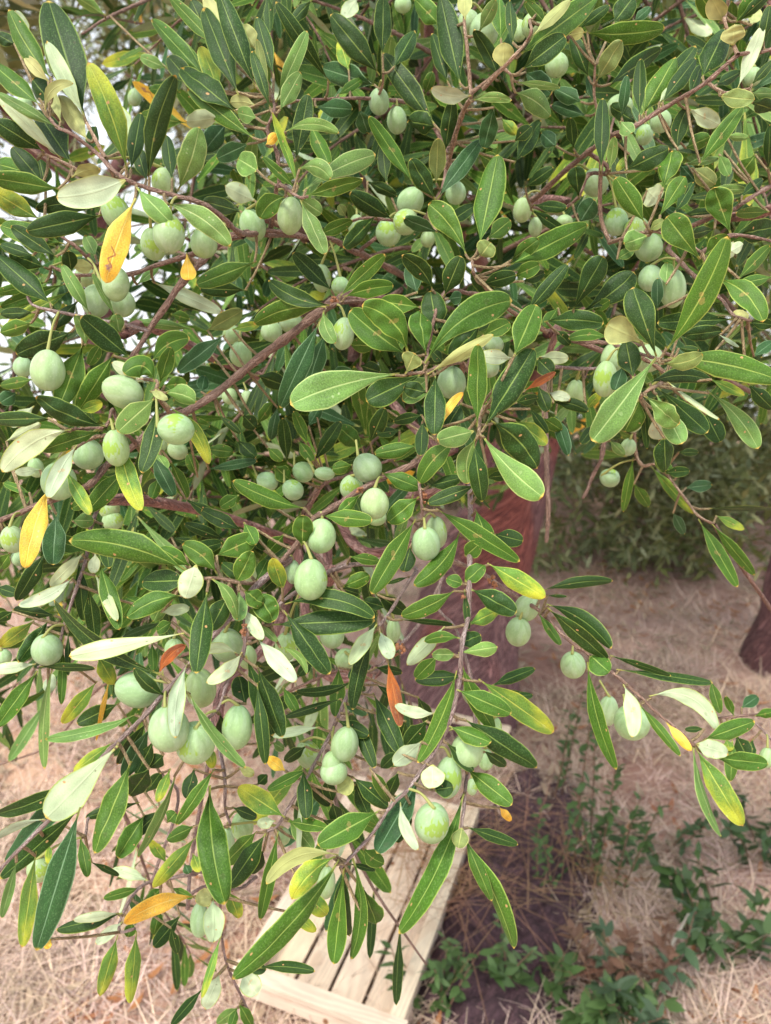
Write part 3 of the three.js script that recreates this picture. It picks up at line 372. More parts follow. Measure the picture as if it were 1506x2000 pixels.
    [165,460,580,405,60,50,'d',-.05],[190,540,570,800,100,44,'d',-.1],[195,560,550,865,90,43,'d'],[190,490,310,495,18,46,'d'],[140,590,275,780,50,46,'m'],[445,840,560,940,120,43,'m',0,2],[560,840,920,960,35,45,'d'],[600,920,1165,1000,45,45,'d'],[430,880,600,1510,80,43,'m',.05],
    [640,1010,690,1320,90,41,'u',-.1],[730,1120,975,1430,50,43,'m'],[790,1080,1190,1280,90,44,'u',-.25],[1110,1335,1410,1225,90,43,'m'],[1070,1360,1255,1420,100,42,'u',0,2],[1170,1440,1490,1475,90,44,'m'],[890,1230,1040,1400,50,43,'y'],[1060,1380,1340,1840,110,42,'h'],
    [1050,1370,1215,1900,45,43,'l',.06],[1120,1270,1000,1275,30,45,'d'],[1150,980,1210,1180,60,55,'m'],[1330,1150,1430,1080,60,60,'b'],[1410,1195,1530,1170,50,58,'m'],[1300,1310,1370,1440,90,58,'d'],[1240,1330,1270,1400,50,56,'h'],[1080,40,1310,440,70,52,'m'],[1160,70,1410,370,60,53,'m'],
    [1180,20,1350,100,50,54,'h'],[0,1080,110,1070,40,52,'d'],[930,0,1000,130,50,62,'b'],[1280,1330,1270,1580,70,56,'m'],[1400,1330,1370,1450,60,58,'d'],[1290,1200,1240,1080,40,58,'m']]],
  [0, 1500, [
    [430,80,-20,270,80,43,'d',-.05],[500,20,30,560,110,43,'b'],[480,230,0,650,90,42,'d'],[470,230,215,1070,150,39,'b'],[260,300,-30,420,45,41,'u',.1],[100,540,10,880,50,40,'l'],[210,490,130,1050,80,43,'h'],[380,330,230,470,70,46,'u'],[290,440,280,560,35,46,'h'],[470,400,515,640,60,47,'m'],
    [770,-40,550,500,130,41,'m'],[880,0,760,160,110,43,'d'],[1030,30,810,525,50,44,'l',-.05],[1260,0,1035,335,70,43,'m'],[1140,0,1090,180,80,45,'d'],[1230,100,1320,795,160,43,'m',.05],[820,200,500,290,60,52,'d'],[850,270,690,525,110,50,'m'],[950,240,780,400,80,52,'d'],[1000,0,920,200,60,50,'h'],
    [1140,340,975,420,70,52,'m'],[1150,400,895,700,80,48,'h'],[530,550,700,630,30,55,'d'],[870,660,660,590,60,55,'u'],[830,700,605,765,50,55,'m'],[790,720,800,840,60,55,'b'],[1150,750,725,910,100,44,'y',.08],[1250,740,1145,780,90,46,'o',0,2],[1250,760,1250,1020,110,45,'u'],[720,850,330,945,80,50,'d'],
    [700,850,430,890,50,50,'u'],[720,900,560,1030,60,50,'u'],[690,980,585,1335,80,50,'h'],[800,960,765,1380,80,48,'h'],[1060,860,900,1050,80,52,'d'],[1000,930,1040,1090,50,52,'d'],[1295,980,1180,1350,40,48,'h'],[1290,1200,1200,1410,90,50,'u'],[1190,1290,1000,1510,60,48,'d'],[1560,380,1340,700,110,46,'d'],
    [1506,370,1320,560,90,47,'m'],[1360,230,1506,290,60,46,'d'],[1400,0,1490,40,50,46,'o'],[1340,720,1400,880,80,50,'h'],[1420,1190,1506,1330,110,50,'u'],[1440,1160,1560,1180,60,50,'d'],[1400,1400,1270,1500,60,55,'l'],[1400,1380,1480,1520,60,55,'m'],[1390,1400,1350,1530,50,55,'m'],[1000,700,1130,760,40,55,'m'],
    [950,700,870,780,60,55,'m'],[1130,500,1170,610,60,52,'h'],[980,320,1030,260,80,52,'m'],[1080,560,1110,620,50,52,'b'],[640,200,720,120,80,52,'m'],[850,150,940,30,70,52,'d'],[980,560,880,420,60,52,'h'],[940,820,900,980,60,54,'m'],[780,900,750,990,60,52,'m'],[1240,860,1150,940,60,54,'b'],[300,1000,265,1060,40,44,'y']]],
  [502, 1500, [
    [165,290,-110,110,120,45,'h'],[170,310,410,350,70,46,'m'],[720,250,355,450,130,41,'m'],[480,510,55,680,80,41,'o',.2],[460,520,205,770,110,40,'h',.1],[480,540,-145,1235,120,39,'m',-.05],[510,590,450,1150,110,40,'m',0,1],[560,530,550,1120,70,41,'m',-.1],[520,590,545,985,80,43,'d',.1],
    [620,700,700,910,110,44,'m',0,1],[610,840,610,950,35,44,'h'],[540,560,695,600,30,44,'d'],[620,470,745,560,80,44,'m',.1],[960,40,700,500,130,42,'b'],[900,200,820,440,80,43,'d'],[840,200,945,480,60,40,'u',.1],[1030,-20,1030,120,130,40,'w',0,2],[1040,130,1150,110,90,41,'d',0,2],
    [1210,150,830,970,110,42,'m',-.06],[1220,0,1495,215,110,42,'m'],[1225,345,1530,450,60,43,'d'],[1215,410,1505,1060,75,42,'m',-.04],[1215,400,1375,780,70,41,'m'],[1200,350,1180,470,90,41,'o',0,2],[1420,230,1490,310,40,46,'y'],[125,370,20,890,70,45,'m'],[270,0,290,300,80,46,'d'],
    [260,140,240,560,28,46,'u'],[180,290,330,480,80,47,'l'],[300,100,430,220,60,48,'d'],[400,60,440,190,70,48,'d'],[470,140,560,70,100,46,'o',0,2],[560,50,770,230,90,46,'d'],[660,0,780,200,60,44,'m'],[570,90,650,270,80,47,'d'],[380,300,500,370,60,50,'d'],[270,730,410,860,90,46,'h'],
    [190,840,345,960,60,47,'h'],[0,1170,340,1190,60,46,'d',-.05],[110,310,0,330,60,46,'u'],[310,0,60,130,60,46,'m'],[0,100,60,40,60,48,'d'],[740,0,900,-90,60,48,'d'],[230,420,300,310,60,50,'l'],[40,480,-40,620,80,48,'d'],[440,200,480,330,70,50,'d'],[830,20,760,180,60,47,'d'],[170,20,60,-60,60,50,'y']]],
];
// [centre x, y, half width, half length, lean degrees, depth cm]
const OLIVES = [
  [0, 0, [[955,1065,66,78,0,46],[680,1245,80,105,25,45],[990,1370,92,110,0,42],[900,1430,75,95,0,45],[1195,1425,78,85,0,45],[1480,1320,75,92,20,52],[145,605,42,45,0,60],[790,570,40,50,-20,70]]],
  [502, 0, [[715,595,60,72,0,58],[820,705,58,75,0,60],[855,25,50,45,0,66],[1330,180,85,95,0,50],[1240,130,65,65,0,55],[900,1180,75,85,-40,56],[870,1300,75,72,60,54],[195,1265,75,105,-5,50],[770,1360,75,80,0,60],[1165,1130,60,65,0,62],[585,1330,50,70,0,60],[1000,1400,42,48,0,62]]],
  [1004, 0, [[250,380,68,68,0,52],[110,150,65,70,0,52],[30,180,45,62,0,54],[620,620,75,62,0,58],[860,710,60,64,0,56],[765,790,50,56,0,58],[475,1070,75,80,30,58],[600,1300,68,80,0,56],[720,1340,72,66,0,55],[790,1450,80,80,0,56],[670,1200,60,72,0,58],[50,1230,55,70,0,62],[125,1330,40,55,0,66],[1400,450,50,52,0,62],[295,1300,50,40,0,68]]],
  [0, 500, [[675,165,100,80,80,45],[560,265,80,95,0,47],[715,275,75,82,0,49],[280,670,97,120,0,44],[135,650,55,60,0,66],[720,795,95,120,65,43],[1030,1015,92,105,80,42],[680,1125,75,110,0,43],[515,1160,90,92,0,47],[345,1320,100,112,0,45],[640,1480,60,58,0,55],[930,1090,50,62,0,50],[1410,575,65,76,0,58],[1360,460,55,55,0,60],[1040,1140,52,60,60,62],[210,1240,45,60,0,58],[1345,820,45,50,0,68],[1450,830,40,45,0,68],[500,120,60,60,0,53]]],
  [502, 500, [[505,455,65,95,-8,50],[490,175,55,52,0,56],[380,130,55,80,0,58],[85,440,62,62,0,57],[200,390,70,60,0,59],[645,1240,86,87,40,47],[555,1355,70,74,0,49],[690,1450,84,92,0,45],[270,1265,60,64,60,57],[60,1320,56,65,70,57],[210,1370,60,65,50,56],[395,1275,40,60,80,55],[1140,740,85,95,0,50],[1390,520,55,52,0,53],[1360,650,60,62,0,54]]],
  [1004, 500, [[590,600,80,95,0,48],[535,720,70,105,0,47],[780,600,90,80,0,49],[800,130,70,76,0,55],[930,190,75,110,0,56],[360,800,58,76,0,55],[670,1120,45,55,0,59],[560,1300,55,60,70,62],[700,950,60,86,0,50]]],
  [0, 1000, [[75,160,68,85,0,45],[110,270,42,46,0,47],[275,805,88,96,0,46],[20,850,46,48,0,54],[805,1040,105,128,70,43],[990,1270,118,135,8,41],[1145,1350,115,140,-10,42],[1390,1260,88,135,-5,43],[1330,780,95,104,0,46],[1175,1030,90,130,0,46],[1020,800,55,60,0,48],[660,50,60,58,0,55],[1460,350,45,80,0,52],[1450,850,55,72,0,50]]],
  [502, 1000, [[375,140,88,102,-5,45],[315,395,98,122,-3,43],[210,350,45,76,0,46],[990,185,85,106,5,45],[1050,120,64,100,5,48],[700,30,60,48,0,48],[800,695,42,82,0,54],[440,720,72,82,0,50],[170,790,65,95,0,48],[520,860,65,60,0,55],[515,1360,80,106,-12,46],[300,1420,70,88,28,50],[440,1480,60,80,0,46],[1230,1400,95,112,0,43],[1395,1260,40,64,0,50],[1340,1450,48,62,0,50]]],
  [1004, 1000, [[75,560,72,85,-20,52],[25,700,74,95,0,52],[345,895,73,85,10,53],[550,1165,60,98,0,54],[690,1230,104,104,30,50],[1480,1440,42,62,0,58]]],
  [0, 1500, [[1420,340,65,90,0,50],[1330,430,45,85,0,52],[1170,890,55,100,0,50],[230,590,70,82,0,49]]],
  [502, 1500, [[1025,320,102,140,-3,41],[1120,55,80,125,-6,43],[450,20,80,75,0,46],[150,400,46,52,0,51],[405,670,55,105,-5,48],[1260,110,32,52,0,50]]],
];
// [tile x, y, thickness px of the enlargement, bark (lilac, brown, cream), [x, y, depth cm] ...]
const TWIGS = [
  [0,0,30,'brown',[1750,1380,60],[1506,1370,52],[1380,1350,45],[1300,1270,43],[1180,1190,42],[1000,1140,42],[800,1080,42],[700,1030,42],[560,890,43],[430,790,43],[330,740,44],[290,690,44]],
  [0,0,22,'cream',[620,930,43],[540,780,44],[510,720,45]],
  [0,0,22,'brown',[1200,-160,80],[860,0,70],[620,110,66],[480,200,64]],
  [0,0,20,'cream',[620,1090,46],[440,990,45],[350,940,45],[250,900,45]],
  [0,0,20,'brown',[560,1560,47],[440,1440,46],[380,1400,46],[260,1300,46]],
  [502,0,26,'cream',[1110,1000,56],[1160,800,53],[1215,640,50],[1255,560,48],[1250,500,48],[1230,270,48],[1215,120,48],[1216,20,49]],
  [502,0,20,'cream',[1255,545,48],[1380,450,48],[1440,400,47],[1490,440,47]],
  [502,0,24,'brown',[80,1330,53],[110,1200,50],[120,1080,48],[260,1160,46],[300,1150,46]],
  [502,0,22,'brown',[130,1100,48],[120,900,47],[60,760,47],[100,660,47],[90,560,48]],
  [502,0,34,'brown',[900,1640,75],[640,1500,64],[560,1470,60],[420,1395,56],[290,1390,54],[150,1360,53],[0,1350,52],[-130,1370,50]],
  [502,0,26,'brown',[1400,520,95],[1020,310,80],[800,190,76],[600,100,74],[330,0,74]],
  [502,0,22,'brown',[900,600,62],[700,580,58],[560,575,57],[230,590,56]],
  [502,0,16,'cream',[700,585,58],[735,500,56],[740,430,55]],
  [502,0,20,'brown',[860,1260,60],[800,1290,57],[600,1280,58],[500,1330,58]],
  [502,0,20,'brown',[1110,1000,56],[1060,1170,53],[960,1300,54]],
  [1004,0,30,'brown',[60,1200,66],[140,1150,62],[300,1000,58],[450,880,55],[560,800,52],[690,750,50],[900,620,49],[1130,480,47],[1310,325,46],[1420,310,46],[1506,290,46],[1620,260,46]],
  [1004,0,24,'cream',[1310,325,46],[1290,270,46],[1235,130,46],[1240,80,47],[1255,0,47]],
  [1004,0,20,'cream',[1130,480,47],[1200,530,46],[1250,545,46],[1380,520,46]],
  [1004,0,18,'cream',[560,800,54],[475,600,53],[475,380,52]],
  [1004,0,26,'brown',[1700,1040,58],[1506,1090,55],[1340,1190,54],[1300,1220,54],[1180,1260,53]],
  [1004,0,20,'cream',[-180,520,48],[0,330,46],[70,250,46],[100,190,46],[90,120,47]],
  [1004,0,20,'brown',[1500,-20,84],[1120,70,80],[900,160,80],[800,230,80]],
  [1004,0,22,'cream',[560,1420,54],[700,1380,50],[790,1360,47],[850,1360,46],[1000,1420,46],[1100,1480,45]],
  [1004,0,22,'brown',[1100,1480,45],[1270,1380,46],[1400,1390,46],[1540,1420,46]],
  [1004,0,22,'brown',[540,1020,56],[440,1020,56],[380,1150,56],[250,1240,58],[100,1210,58]],
  [0,500,42,'brown',[1260,-60,48],[1190,20,47],[1070,150,46],[960,310,46],[870,440,46],[790,570,46],[700,680,47]],
  [0,500,22,'lilac',[870,440,46],[720,400,46],[600,380,46],[430,345,46],[310,320,46],[190,285,46],[160,235,46]],
  [0,500,50,'brown',[2150,200,56],[2010,240,54],[1890,315,53],[1680,480,53],[1506,610,54],[1350,740,54],[1120,900,52],[960,960,50],[800,1100,49],[630,1220,48],[540,1330,47],[460,1370,47],[280,1440,46],[150,1490,46],[0,1550,46]],
  [0,500,26,'brown',[1060,10,49],[930,50,49],[750,110,49],[560,110,50],[430,110,50],[300,60,50]],
  [0,500,24,'cream',[1000,930,49],[940,840,45],[915,780,43],[925,740,43],[800,720,44]],
  [0,500,22,'brown',[800,1100,49],[690,980,46],[660,900,46],[620,1000,44],[520,1010,44],[400,1020,43]],
  [0,500,26,'cream',[690,980,46],[690,1040,44],[560,1060,44],[430,1130,43]],
  [502,500,22,'brown',[700,265,52],[520,270,51],[440,290,50],[395,310,51]],
  [502,500,40,'brown',[1140,1130,54],[940,1200,48],[900,1230,47],[750,1290,47],[560,1400,46],[400,1500,45],[330,1540,45],[250,1670,45],[0,1930,45],[-60,2000,45]],
  [502,500,22,'cream',[1200,620,52],[1060,650,45],[980,680,44],[880,690,44]],
  [502,500,24,'cream',[1330,820,52],[1310,920,45],[1300,1030,42]],
  [502,500,24,'cream',[1380,240,54],[1300,130,49],[1270,100,47],[1260,20,47]],
  [502,500,22,'brown',[1260,220,54],[1080,240,48],[1000,560,47],[985,640,46]],
  [502,500,20,'brown',[940,1200,48],[960,1420,46],[975,1540,46]],
  [502,500,24,'brown',[300,1480,62],[400,1330,60],[520,1290,60],[820,1180,60]],
  [1004,500,26,'brown',[230,435,56],[370,500,50],[540,510,48],[700,560,45],[845,605,42]],
  [1004,500,28,'brown',[700,900,56],[560,1020,57],[530,1090,58],[510,1190,58],[460,1290,58],[420,1390,58],[400,1420,58]],
  [1004,500,34,'brown',[170,760,66],[185,1000,63],[190,1200,61],[200,1506,60],[190,1680,60]],
  [1004,500,24,'brown',[900,-40,56],[1060,120,52],[1220,260,49],[1290,350,47],[1390,380,46]],
  [1004,500,20,'lilac',[220,650,52],[460,660,52],[620,640,52]],
  [1004,500,22,'cream',[900,700,48],[840,760,44],[780,790,43],[740,830,44]],
  [1004,500,20,'cream',[700,1000,58],[720,1180,59],[760,1230,59],[830,1220,58],[1000,1420,56],[1090,1530,53],[1170,1570,53]],
  [0,1000,34,'lilac',[1700,280,46],[1506,430,44],[1320,650,43],[1230,750,43],[1150,850,43],[980,1040,42],[870,1170,42],[700,1340,41],[550,1490,41],[290,1800,40],[110,1980,40],[-20,2120,40]],
  [0,1000,26,'lilac',[1506,430,44],[1440,600,43],[1430,820,43],[1330,1000,43],[1290,1130,43],[1200,1230,43]],
  [0,1000,22,'cream',[1506,420,45],[1380,410,43],[1270,385,42],[1200,390,42],[1120,350,42]],
  [0,1000,22,'lilac',[600,-60,49],[540,60,48],[510,250,47],[430,500,47],[370,680,47],[320,860,47],[220,910,46]],
  [0,1000,18,'brown',[1000,860,70],[720,960,72],[560,1050,74],[300,1360,76],[0,1480,78]],
  [0,1000,20,'lilac',[1100,2320,60],[1130,2230,58],[1290,2150,55],[1180,2110,55],[980,2150,55],[830,2190,54],[720,2350,52]],
  [502,1000,26,'lilac',[420,350,52],[550,310,52],[720,310,52],[930,330,50],[880,420,48],[790,570,46],[715,670,45]],
  [502,1000,24,'lilac',[420,350,50],[240,460,46],[120,560,44],[80,660,44]],
  [502,1000,28,'lilac',[1250,-160,54],[1250,100,48],[1245,400,44],[1240,600,43],[1200,780,42],[1190,960,42],[1160,1120,42],[1100,1300,42],[980,1490,42],[880,1630,41],[780,1730,41],[680,1880,41],[560,2010,41],[490,2080,41]],
  [502,1000,24,'brown',[1000,200,66],[1100,270,62],[1300,350,58],[1506,490,54],[1670,590,50],[1750,680,48],[1850,770,47],[1950,840,46],[2070,930,45],[2210,1050,44],[2360,1190,43],[2470,1280,43],[2560,1365,43]],
  [502,1000,22,'lilac',[1070,430,62],[960,640,60],[860,760,58],[700,930,56],[660,1050,54],[560,1100,52]],
  [502,1000,18,'lilac',[1070,430,62],[1060,560,60],[1150,660,56],[1200,780,50]],
  [502,1000,22,'lilac',[700,930,56],[580,980,50],[480,1190,48],[440,1280,48],[330,1490,47],[260,1610,46],[180,1740,46],[110,1850,46],[60,1870,46]],
  [502,1000,20,'brown',[420,940,60],[300,1000,58],[120,1080,58]],
  [502,1000,22,'lilac',[1280,1180,48],[1270,1400,46],[1225,1570,44],[1215,1720,43],[1200,1850,42],[1215,1900,42]],
  [1004,1000,20,'brown',[1600,1200,62],[1400,1190,59],[1180,1210,58]],
  [1004,1000,18,'lilac',[1600,1440,60],[1506,1330,59],[1400,1220,59]],
  [0,1500,22,'lilac',[1250,-230,50],[1310,0,49],[1320,130,48],[1320,240,48],[1350,330,48]],
  [0,1500,18,'lilac',[1500,640,56],[1420,700,52],[1300,750,48],[1300,980,50],[1330,1150,52],[1420,1350,55],[1480,1480,56],[1520,1620,58]],
  [0,1500,18,'lilac',[1150,620,55],[980,650,54],[830,690,53],[720,850,51],[700,960,50],[790,940,49]],
  [0,1500,16,'lilac',[940,30,56],[640,200,55],[540,260,54],[500,400,50]],
];
// ------------------------------------------------------------------ leaves and olives
const ease = (x) => x * x * (3 - 2 * x), rim = (u, from, p, e) => u < from ? 1 : Math.pow(Math.max(0, 1 - Math.pow((u - from) / (1 - from), p)), e);
const OUTLINE = [ // how wide a leaf is along its length: oblong, widest beyond the middle, oval
  (u) => mix(u / 0.42, ease(Math.min(1, u / 0.42)), 0.5) * (u < 0.42 ? 1 : 0) + (u < 0.42 ? 0 : rim(u, 0.45, 2.5, 0.52)),
  (u) => (u < 0.66 ? mix(u / 0.66, ease(u / 0.66), 0.45) : rim(u, 0.66, 2.1, 0.5)),
  (u) => (u < 0.42 ? Math.pow(Math.sin(u / 0.42 * Math.PI / 2), 0.8) : rim(u, 0.45, 2.0, 0.52)),
];
// a leaf as a thin two-faced shell along the curve A, B, C (quadratic); face points out of the upper side
function leafGeometry(A, B, C, face, half, o) {
  const n = o.n ?? 12, S = o.s ?? [-1, -0.86, -0.45, 0, 0.45, 0.86, 1], m = S.length, pos = [], uv = [], idx = [], P = V(), T = V(), side = V(), up = V(), q = V();
  const fold = o.fold ?? 0.12, curl = o.curl ?? 0.1, ol = OUTLINE[o.shape ?? 0], seed = o.seed ?? 0, twist = o.twist ?? 0, wave = o.wave ?? 0;
  for (const top of [1, 0]) for (let i = 0; i <= n; i++) {
    const t = mix(i / n, 1 - Math.pow(1 - i / n, 1.8), 0.7), k = 1 - t;
    P.set(0, 0, 0).addScaledVector(A, k * k).addScaledVector(B, 2 * k * t).addScaledVector(C, t * t);
    T.set(0, 0, 0).addScaledVector(B.clone().sub(A), k).addScaledVector(C.clone().sub(B), t).normalize();
    up.copy(face).addScaledVector(T, -face.dot(T)).normalize(); side.crossVectors(T, up);
    const tw = twist * (t - 0.4), c = Math.cos(tw), s = Math.sin(tw); const s2 = side.clone().multiplyScalar(c).addScaledVector(up, s); up.multiplyScalar(c).addScaledVector(side, -s); side.copy(s2);
    const u = clamp((t - 0.05) / 0.95, 0, 1), hw = Math.max(half * ol(u), half * (t < 0.5 ? 0.07 : 0.02)) ;
    for (const a of S) {
      const w = hw * (1 + 0.05 * noise(t * 9 + seed, a > 0 ? 3 : 7, seed));
      const h = hw * (fold * Math.abs(a) - curl * a * a * a * a * 1.5) + half * wave * noise(t * 5 + seed, a * 1.2, 4) - (top ? 0 : 0.0005 * (1 - Math.pow(Math.abs(a), 6)));
      q.copy(P).addScaledVector(side, a * w).addScaledVector(up, h); pos.push(q.x, q.y, q.z);
      uv.push(top ? 0.25 + a * 0.243 : 0.75 + a * 0.243, 0.004 + t * 0.992);
    }
  }
  const row = m * (n + 1);
  for (let i = 0; i < n; i++) for (let j = 0; j < m - 1; j++) { const a = i * m + j, b = a + m; idx.push(a, a + 1, b, a + 1, b + 1, b); const c = row + a, d = c + m; idx.push(c, d, c + 1, c + 1, d, d + 1); }
  const g = new THREE.BufferGeometry(); g.setAttribute('position', new THREE.Float32BufferAttribute(pos, 3)); g.setAttribute('uv', new THREE.Float32BufferAttribute(uv, 2)); g.setIndex(idx); g.computeVertexNormals(); return g;
}
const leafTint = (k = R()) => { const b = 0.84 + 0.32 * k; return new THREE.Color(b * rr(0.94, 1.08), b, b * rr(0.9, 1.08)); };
const oliveShape = (() => { const pts = []; for (let i = 0; i <= 26; i++) { const a = i / 26 * Math.PI, y = -Math.cos(a), r = Math.sin(a); pts.push(new THREE.Vector2(Math.max(0.0001, r * (1 + 0.05 * y) * (Math.abs(y) > 0.97 ? 0.96 : 1)), -y * (1 + 0.012 * Math.pow(Math.abs(y), 8)) - (i > 23 ? 0.014 * (i - 23) / 3 : 0))); } const g = new THREE.LatheGeometry(pts, 32); return g; })();

// ------------------------------------------------------------------ the olive tree
const tree = thing('olive_tree', 'olive tree with a red-brown leaning trunk, its branches hung with green olives filling the front', 'tree');
const WHITE = new THREE.Color(1, 1, 1);
{
  const b = onGround(888, 1392); const zb = depthOf(b);
  const pts = [b.clone().add(V(0, -0.12, 0)), b.clone().add(V(0, 0.02, 0)), at(903, 1250, zb - 0.03), at(950, 1090, zb - 0.1), at(1002, 950, zb - 0.18), at(1030, 800, zb - 0.25), at(1030, 690, zb - 0.32)];
  const k = zb / FOCAL; const g = tube(pts, [150 * k, 122 * k, 108 * k, 84 * k, 66 * k, 60 * k, 54 * k], 40, 9, 0.16, 0.07, 5);
  // red heartwood shows where old bark has worn off, higher up
  const n = g.attributes.position.count, c = new Float32Array(n * 3), p = g.attributes.position;
  for (let i = 0; i < n; i++) { const y = p.getY(i), e = smooth(-0.15, 0.25, noise(p.getX(i) * 7, y * 2.2, p.getZ(i) * 7) + (y - 0.75) * 0.9); c[i * 3] = mix(0.95, 1.12, e); c[i * 3 + 1] = mix(0.92, 0.66, e); c[i * 3 + 2] = mix(0.98, 0.58, e); }
  g.setAttribute('color', new THREE.BufferAttribute(c, 3)); mesh('trunk', g, trunkMat, tree);
}
const LIMBS = [ // [thickness in metres at start, end, [x, y, depth m] ...] in the photograph's pixels
  [0.05, 0.022, [1030,720,2.3],[960,560,1.95],[900,420,1.6],[870,300,1.35],[845,180,1.2],[840,40,1.1],[850,-120,1.0]],
  [0.036, 0.012, [1030,740,2.3],[900,640,1.8],[760,520,1.35],[700,540,1.05],[690,700,0.92],[680,830,0.88],[640,960,0.84],[580,1060,0.8],[560,1180,0.8]],
  [0.03, 0.008, [760,520,1.35],[640,500,0.95],[560,430,0.7],[500,425,0.58]],
  [0.03, 0.008, [900,640,1.8],[800,600,1.0],[740,585,0.7],[690,590,0.57]],
  [0.045, 0.012, [1035,760,2.3],[1150,620,1.9],[1230,560,1.4],[1180,590,0.9],[1100,630,0.66],[1070,650,0.56]],
  [0.03, 0.01, [1150,620,1.9],[1250,480,1.3],[1180,420,0.9],[1060,390,0.7],[1030,400,0.66]],
  [0.03, 0.008, [1230,560,1.4],[1330,480,1.0],[1400,430,0.75],[1520,400,0.6],[1580,345,0.58]],
  [0.024, 0.006, [690,700,0.92],[760,780,0.75],[860,880,0.58],[885,877,0.54]],
  [0.02, 0.006, [680,830,0.88],[760,960,0.72],[870,960,0.62],[920,950,0.54]],
  [0.02, 0.006, [640,960,0.84],[720,1080,0.68],[820,1060,0.66],[838,1070,0.66]],
  [0.02, 0.006, [640,960,0.84],[640,1130,0.68],[650,1115,0.58],[642,1116,0.52]],
  [0.026, 0.007, [870,300,1.35],[900,330,0.85],[880,340,0.58]],
  [0.026, 0.007, [900,420,1.6],[1080,260,1.1],[1180,200,0.9],[1500,100,0.85],[1500,-10,0.84]],
  [0.03, 0.01, [845,180,1.2],[700,120,1.0],[560,40,0.9],[400,-60,0.8]],
  [0.02, 0.006, [680,830,0.88],[560,760,0.78],[420,700,0.7],[300,640,0.62],[240,650,0.5]],
  [0.02, 0.006, [580,1060,0.8],[440,1010,0.7],[300,980,0.58],[205,975,0.5]],
  [0.016, 0.005, [560,1180,0.8],[520,1260,0.66],[440,1340,0.58],[420,1430,0.52]],
  [0.016, 0.005, [580,1060,0.8],[620,1300,0.7],[720,1320,0.6],[735,1310,0.57]],
];
const nodes = [];                                                    // points that later twigs may spring from: { p, r }
for (const [r0, r1, ...pp] of LIMBS) {
  const pts = pp.map(([x, y, z]) => at(x, y, z)), rad = pts.map((_, i) => Math.min(mix(r0, r1, Math.pow(i / (pts.length - 1), 0.7)), 0.014 * Math.max(0.3, depthOf(pts[i]) - 0.45)));
  const g = tube(pts, rad, 10, 7, 0.2, 0, pp[0][0] * 0.013 + nodes.length); tint(g, new THREE.Color(1, 0.95, 0.94)); const m = mesh('branch', g, limbMat, tree);
  const c = new THREE.CatmullRomCurve3(pts, false, 'centripetal'); for (let i = 0; i <= 40; i++) nodes.push({ p: c.getPoint(i / 40), r: mix(r0, r1, i / 40), m });
}
const BARK = { lilac: [1.0, 0.94, 1.02], brown: [0.9, 0.72, 0.66], cream: [1.2, 1.02, 0.82] };
const twigs = [];                                                    // { samples: [{p, r}], parts: [geometry] }
for (const [ox, oy, th, bark, ...pp] of TWIGS) {
  const pts = pp.map(([x, y, z]) => at(ox + x / 3, oy + y / 3, z / 100 + rr(-0.004, 0.004)));
  const radAt = (i, n) => { const z = pp[Math.min(pp.length - 1, Math.round(i / n * (pp.length - 1)))][2] / 100; return Math.max(0.0009, th / 3 / FOCAL * z / 2 * mix(1.15, 0.62, i / n)); };
  const rad = pts.map((_, i) => radAt(i, pts.length - 1));
  // small swellings where leaves left the twig
  const curve = new THREE.CatmullRomCurve3(pts, false, 'centripetal'), len = curve.getLength(), n = clamp(Math.round(len / 0.006), 8, 90), P = [], Q = [];
  for (let i = 0; i <= n; i++) { P.push(curve.getPoint(i / n).add(V(rr(-1, 1), rr(-1, 1), rr(-1, 1)).multiplyScalar(rad[0] * 0.07))); const f = i / n * (rad.length - 1), k = Math.min(rad.length - 2, Math.floor(f)); Q.push(mix(rad[k], rad[k + 1], f - k) * (i % 3 === 0 ? rr(1.08, 1.3) : rr(0.9, 1.02))); }
  const g = tube(P, Q, 8, 1, 0.1, 0, twigs.length * 3.1), k = rr(0.9, 1.1), col = BARK[bark]; tint(g, new THREE.Color(col[0] * k, col[1] * k, col[2] * k));
  // graft the thick end to the nearest branch
  let best = null; for (const nd of nodes) { const d = nd.p.distanceTo(pts[0]); if (!best || d < best.d) best = { d, nd }; } for (const tw of twigs) for (const s of tw.samples) { const d = s.p.distanceTo(pts[0]) * 0.9; if (d < best.d) best = { d, nd: s }; }
  const parts = [g]; if (best.d > 0.004 && best.d < 0.6) { const away = pts[0].clone().sub(pts[1]).normalize(), mid = pts[0].clone().addScaledVector(away, best.d * 0.35).lerp(best.nd.p, 0.3); parts.push(tint(tube([best.nd.p, mid, pts[0]], [rad[0] * 1.05, rad[0], rad[0] * 1.02], 7, 7, 0.1, 0, 2), new THREE.Color(col[0] * k * 0.9, col[1] * k * 0.85, col[2] * k * 0.85))); }
  const samples = []; for (let i = 0; i <= n; i++) samples.push({ p: P[i], r: Q[i], px: toPx(P[i]) });
  twigs.push({ samples, parts, bark, leaves: [] });
}
const nearestTwig = (p, px) => { let b = null; for (const t of twigs) for (const s of t.samples) { const flat = Math.hypot(s.px[0] - px[0], s.px[1] - px[1]) / FOCAL * px[2], dz = Math.abs(s.px[2] - px[2]), d = flat + dz * 0.35; if (!b || d < b.d) b = { d, t, s, flat, dz }; } return b; };

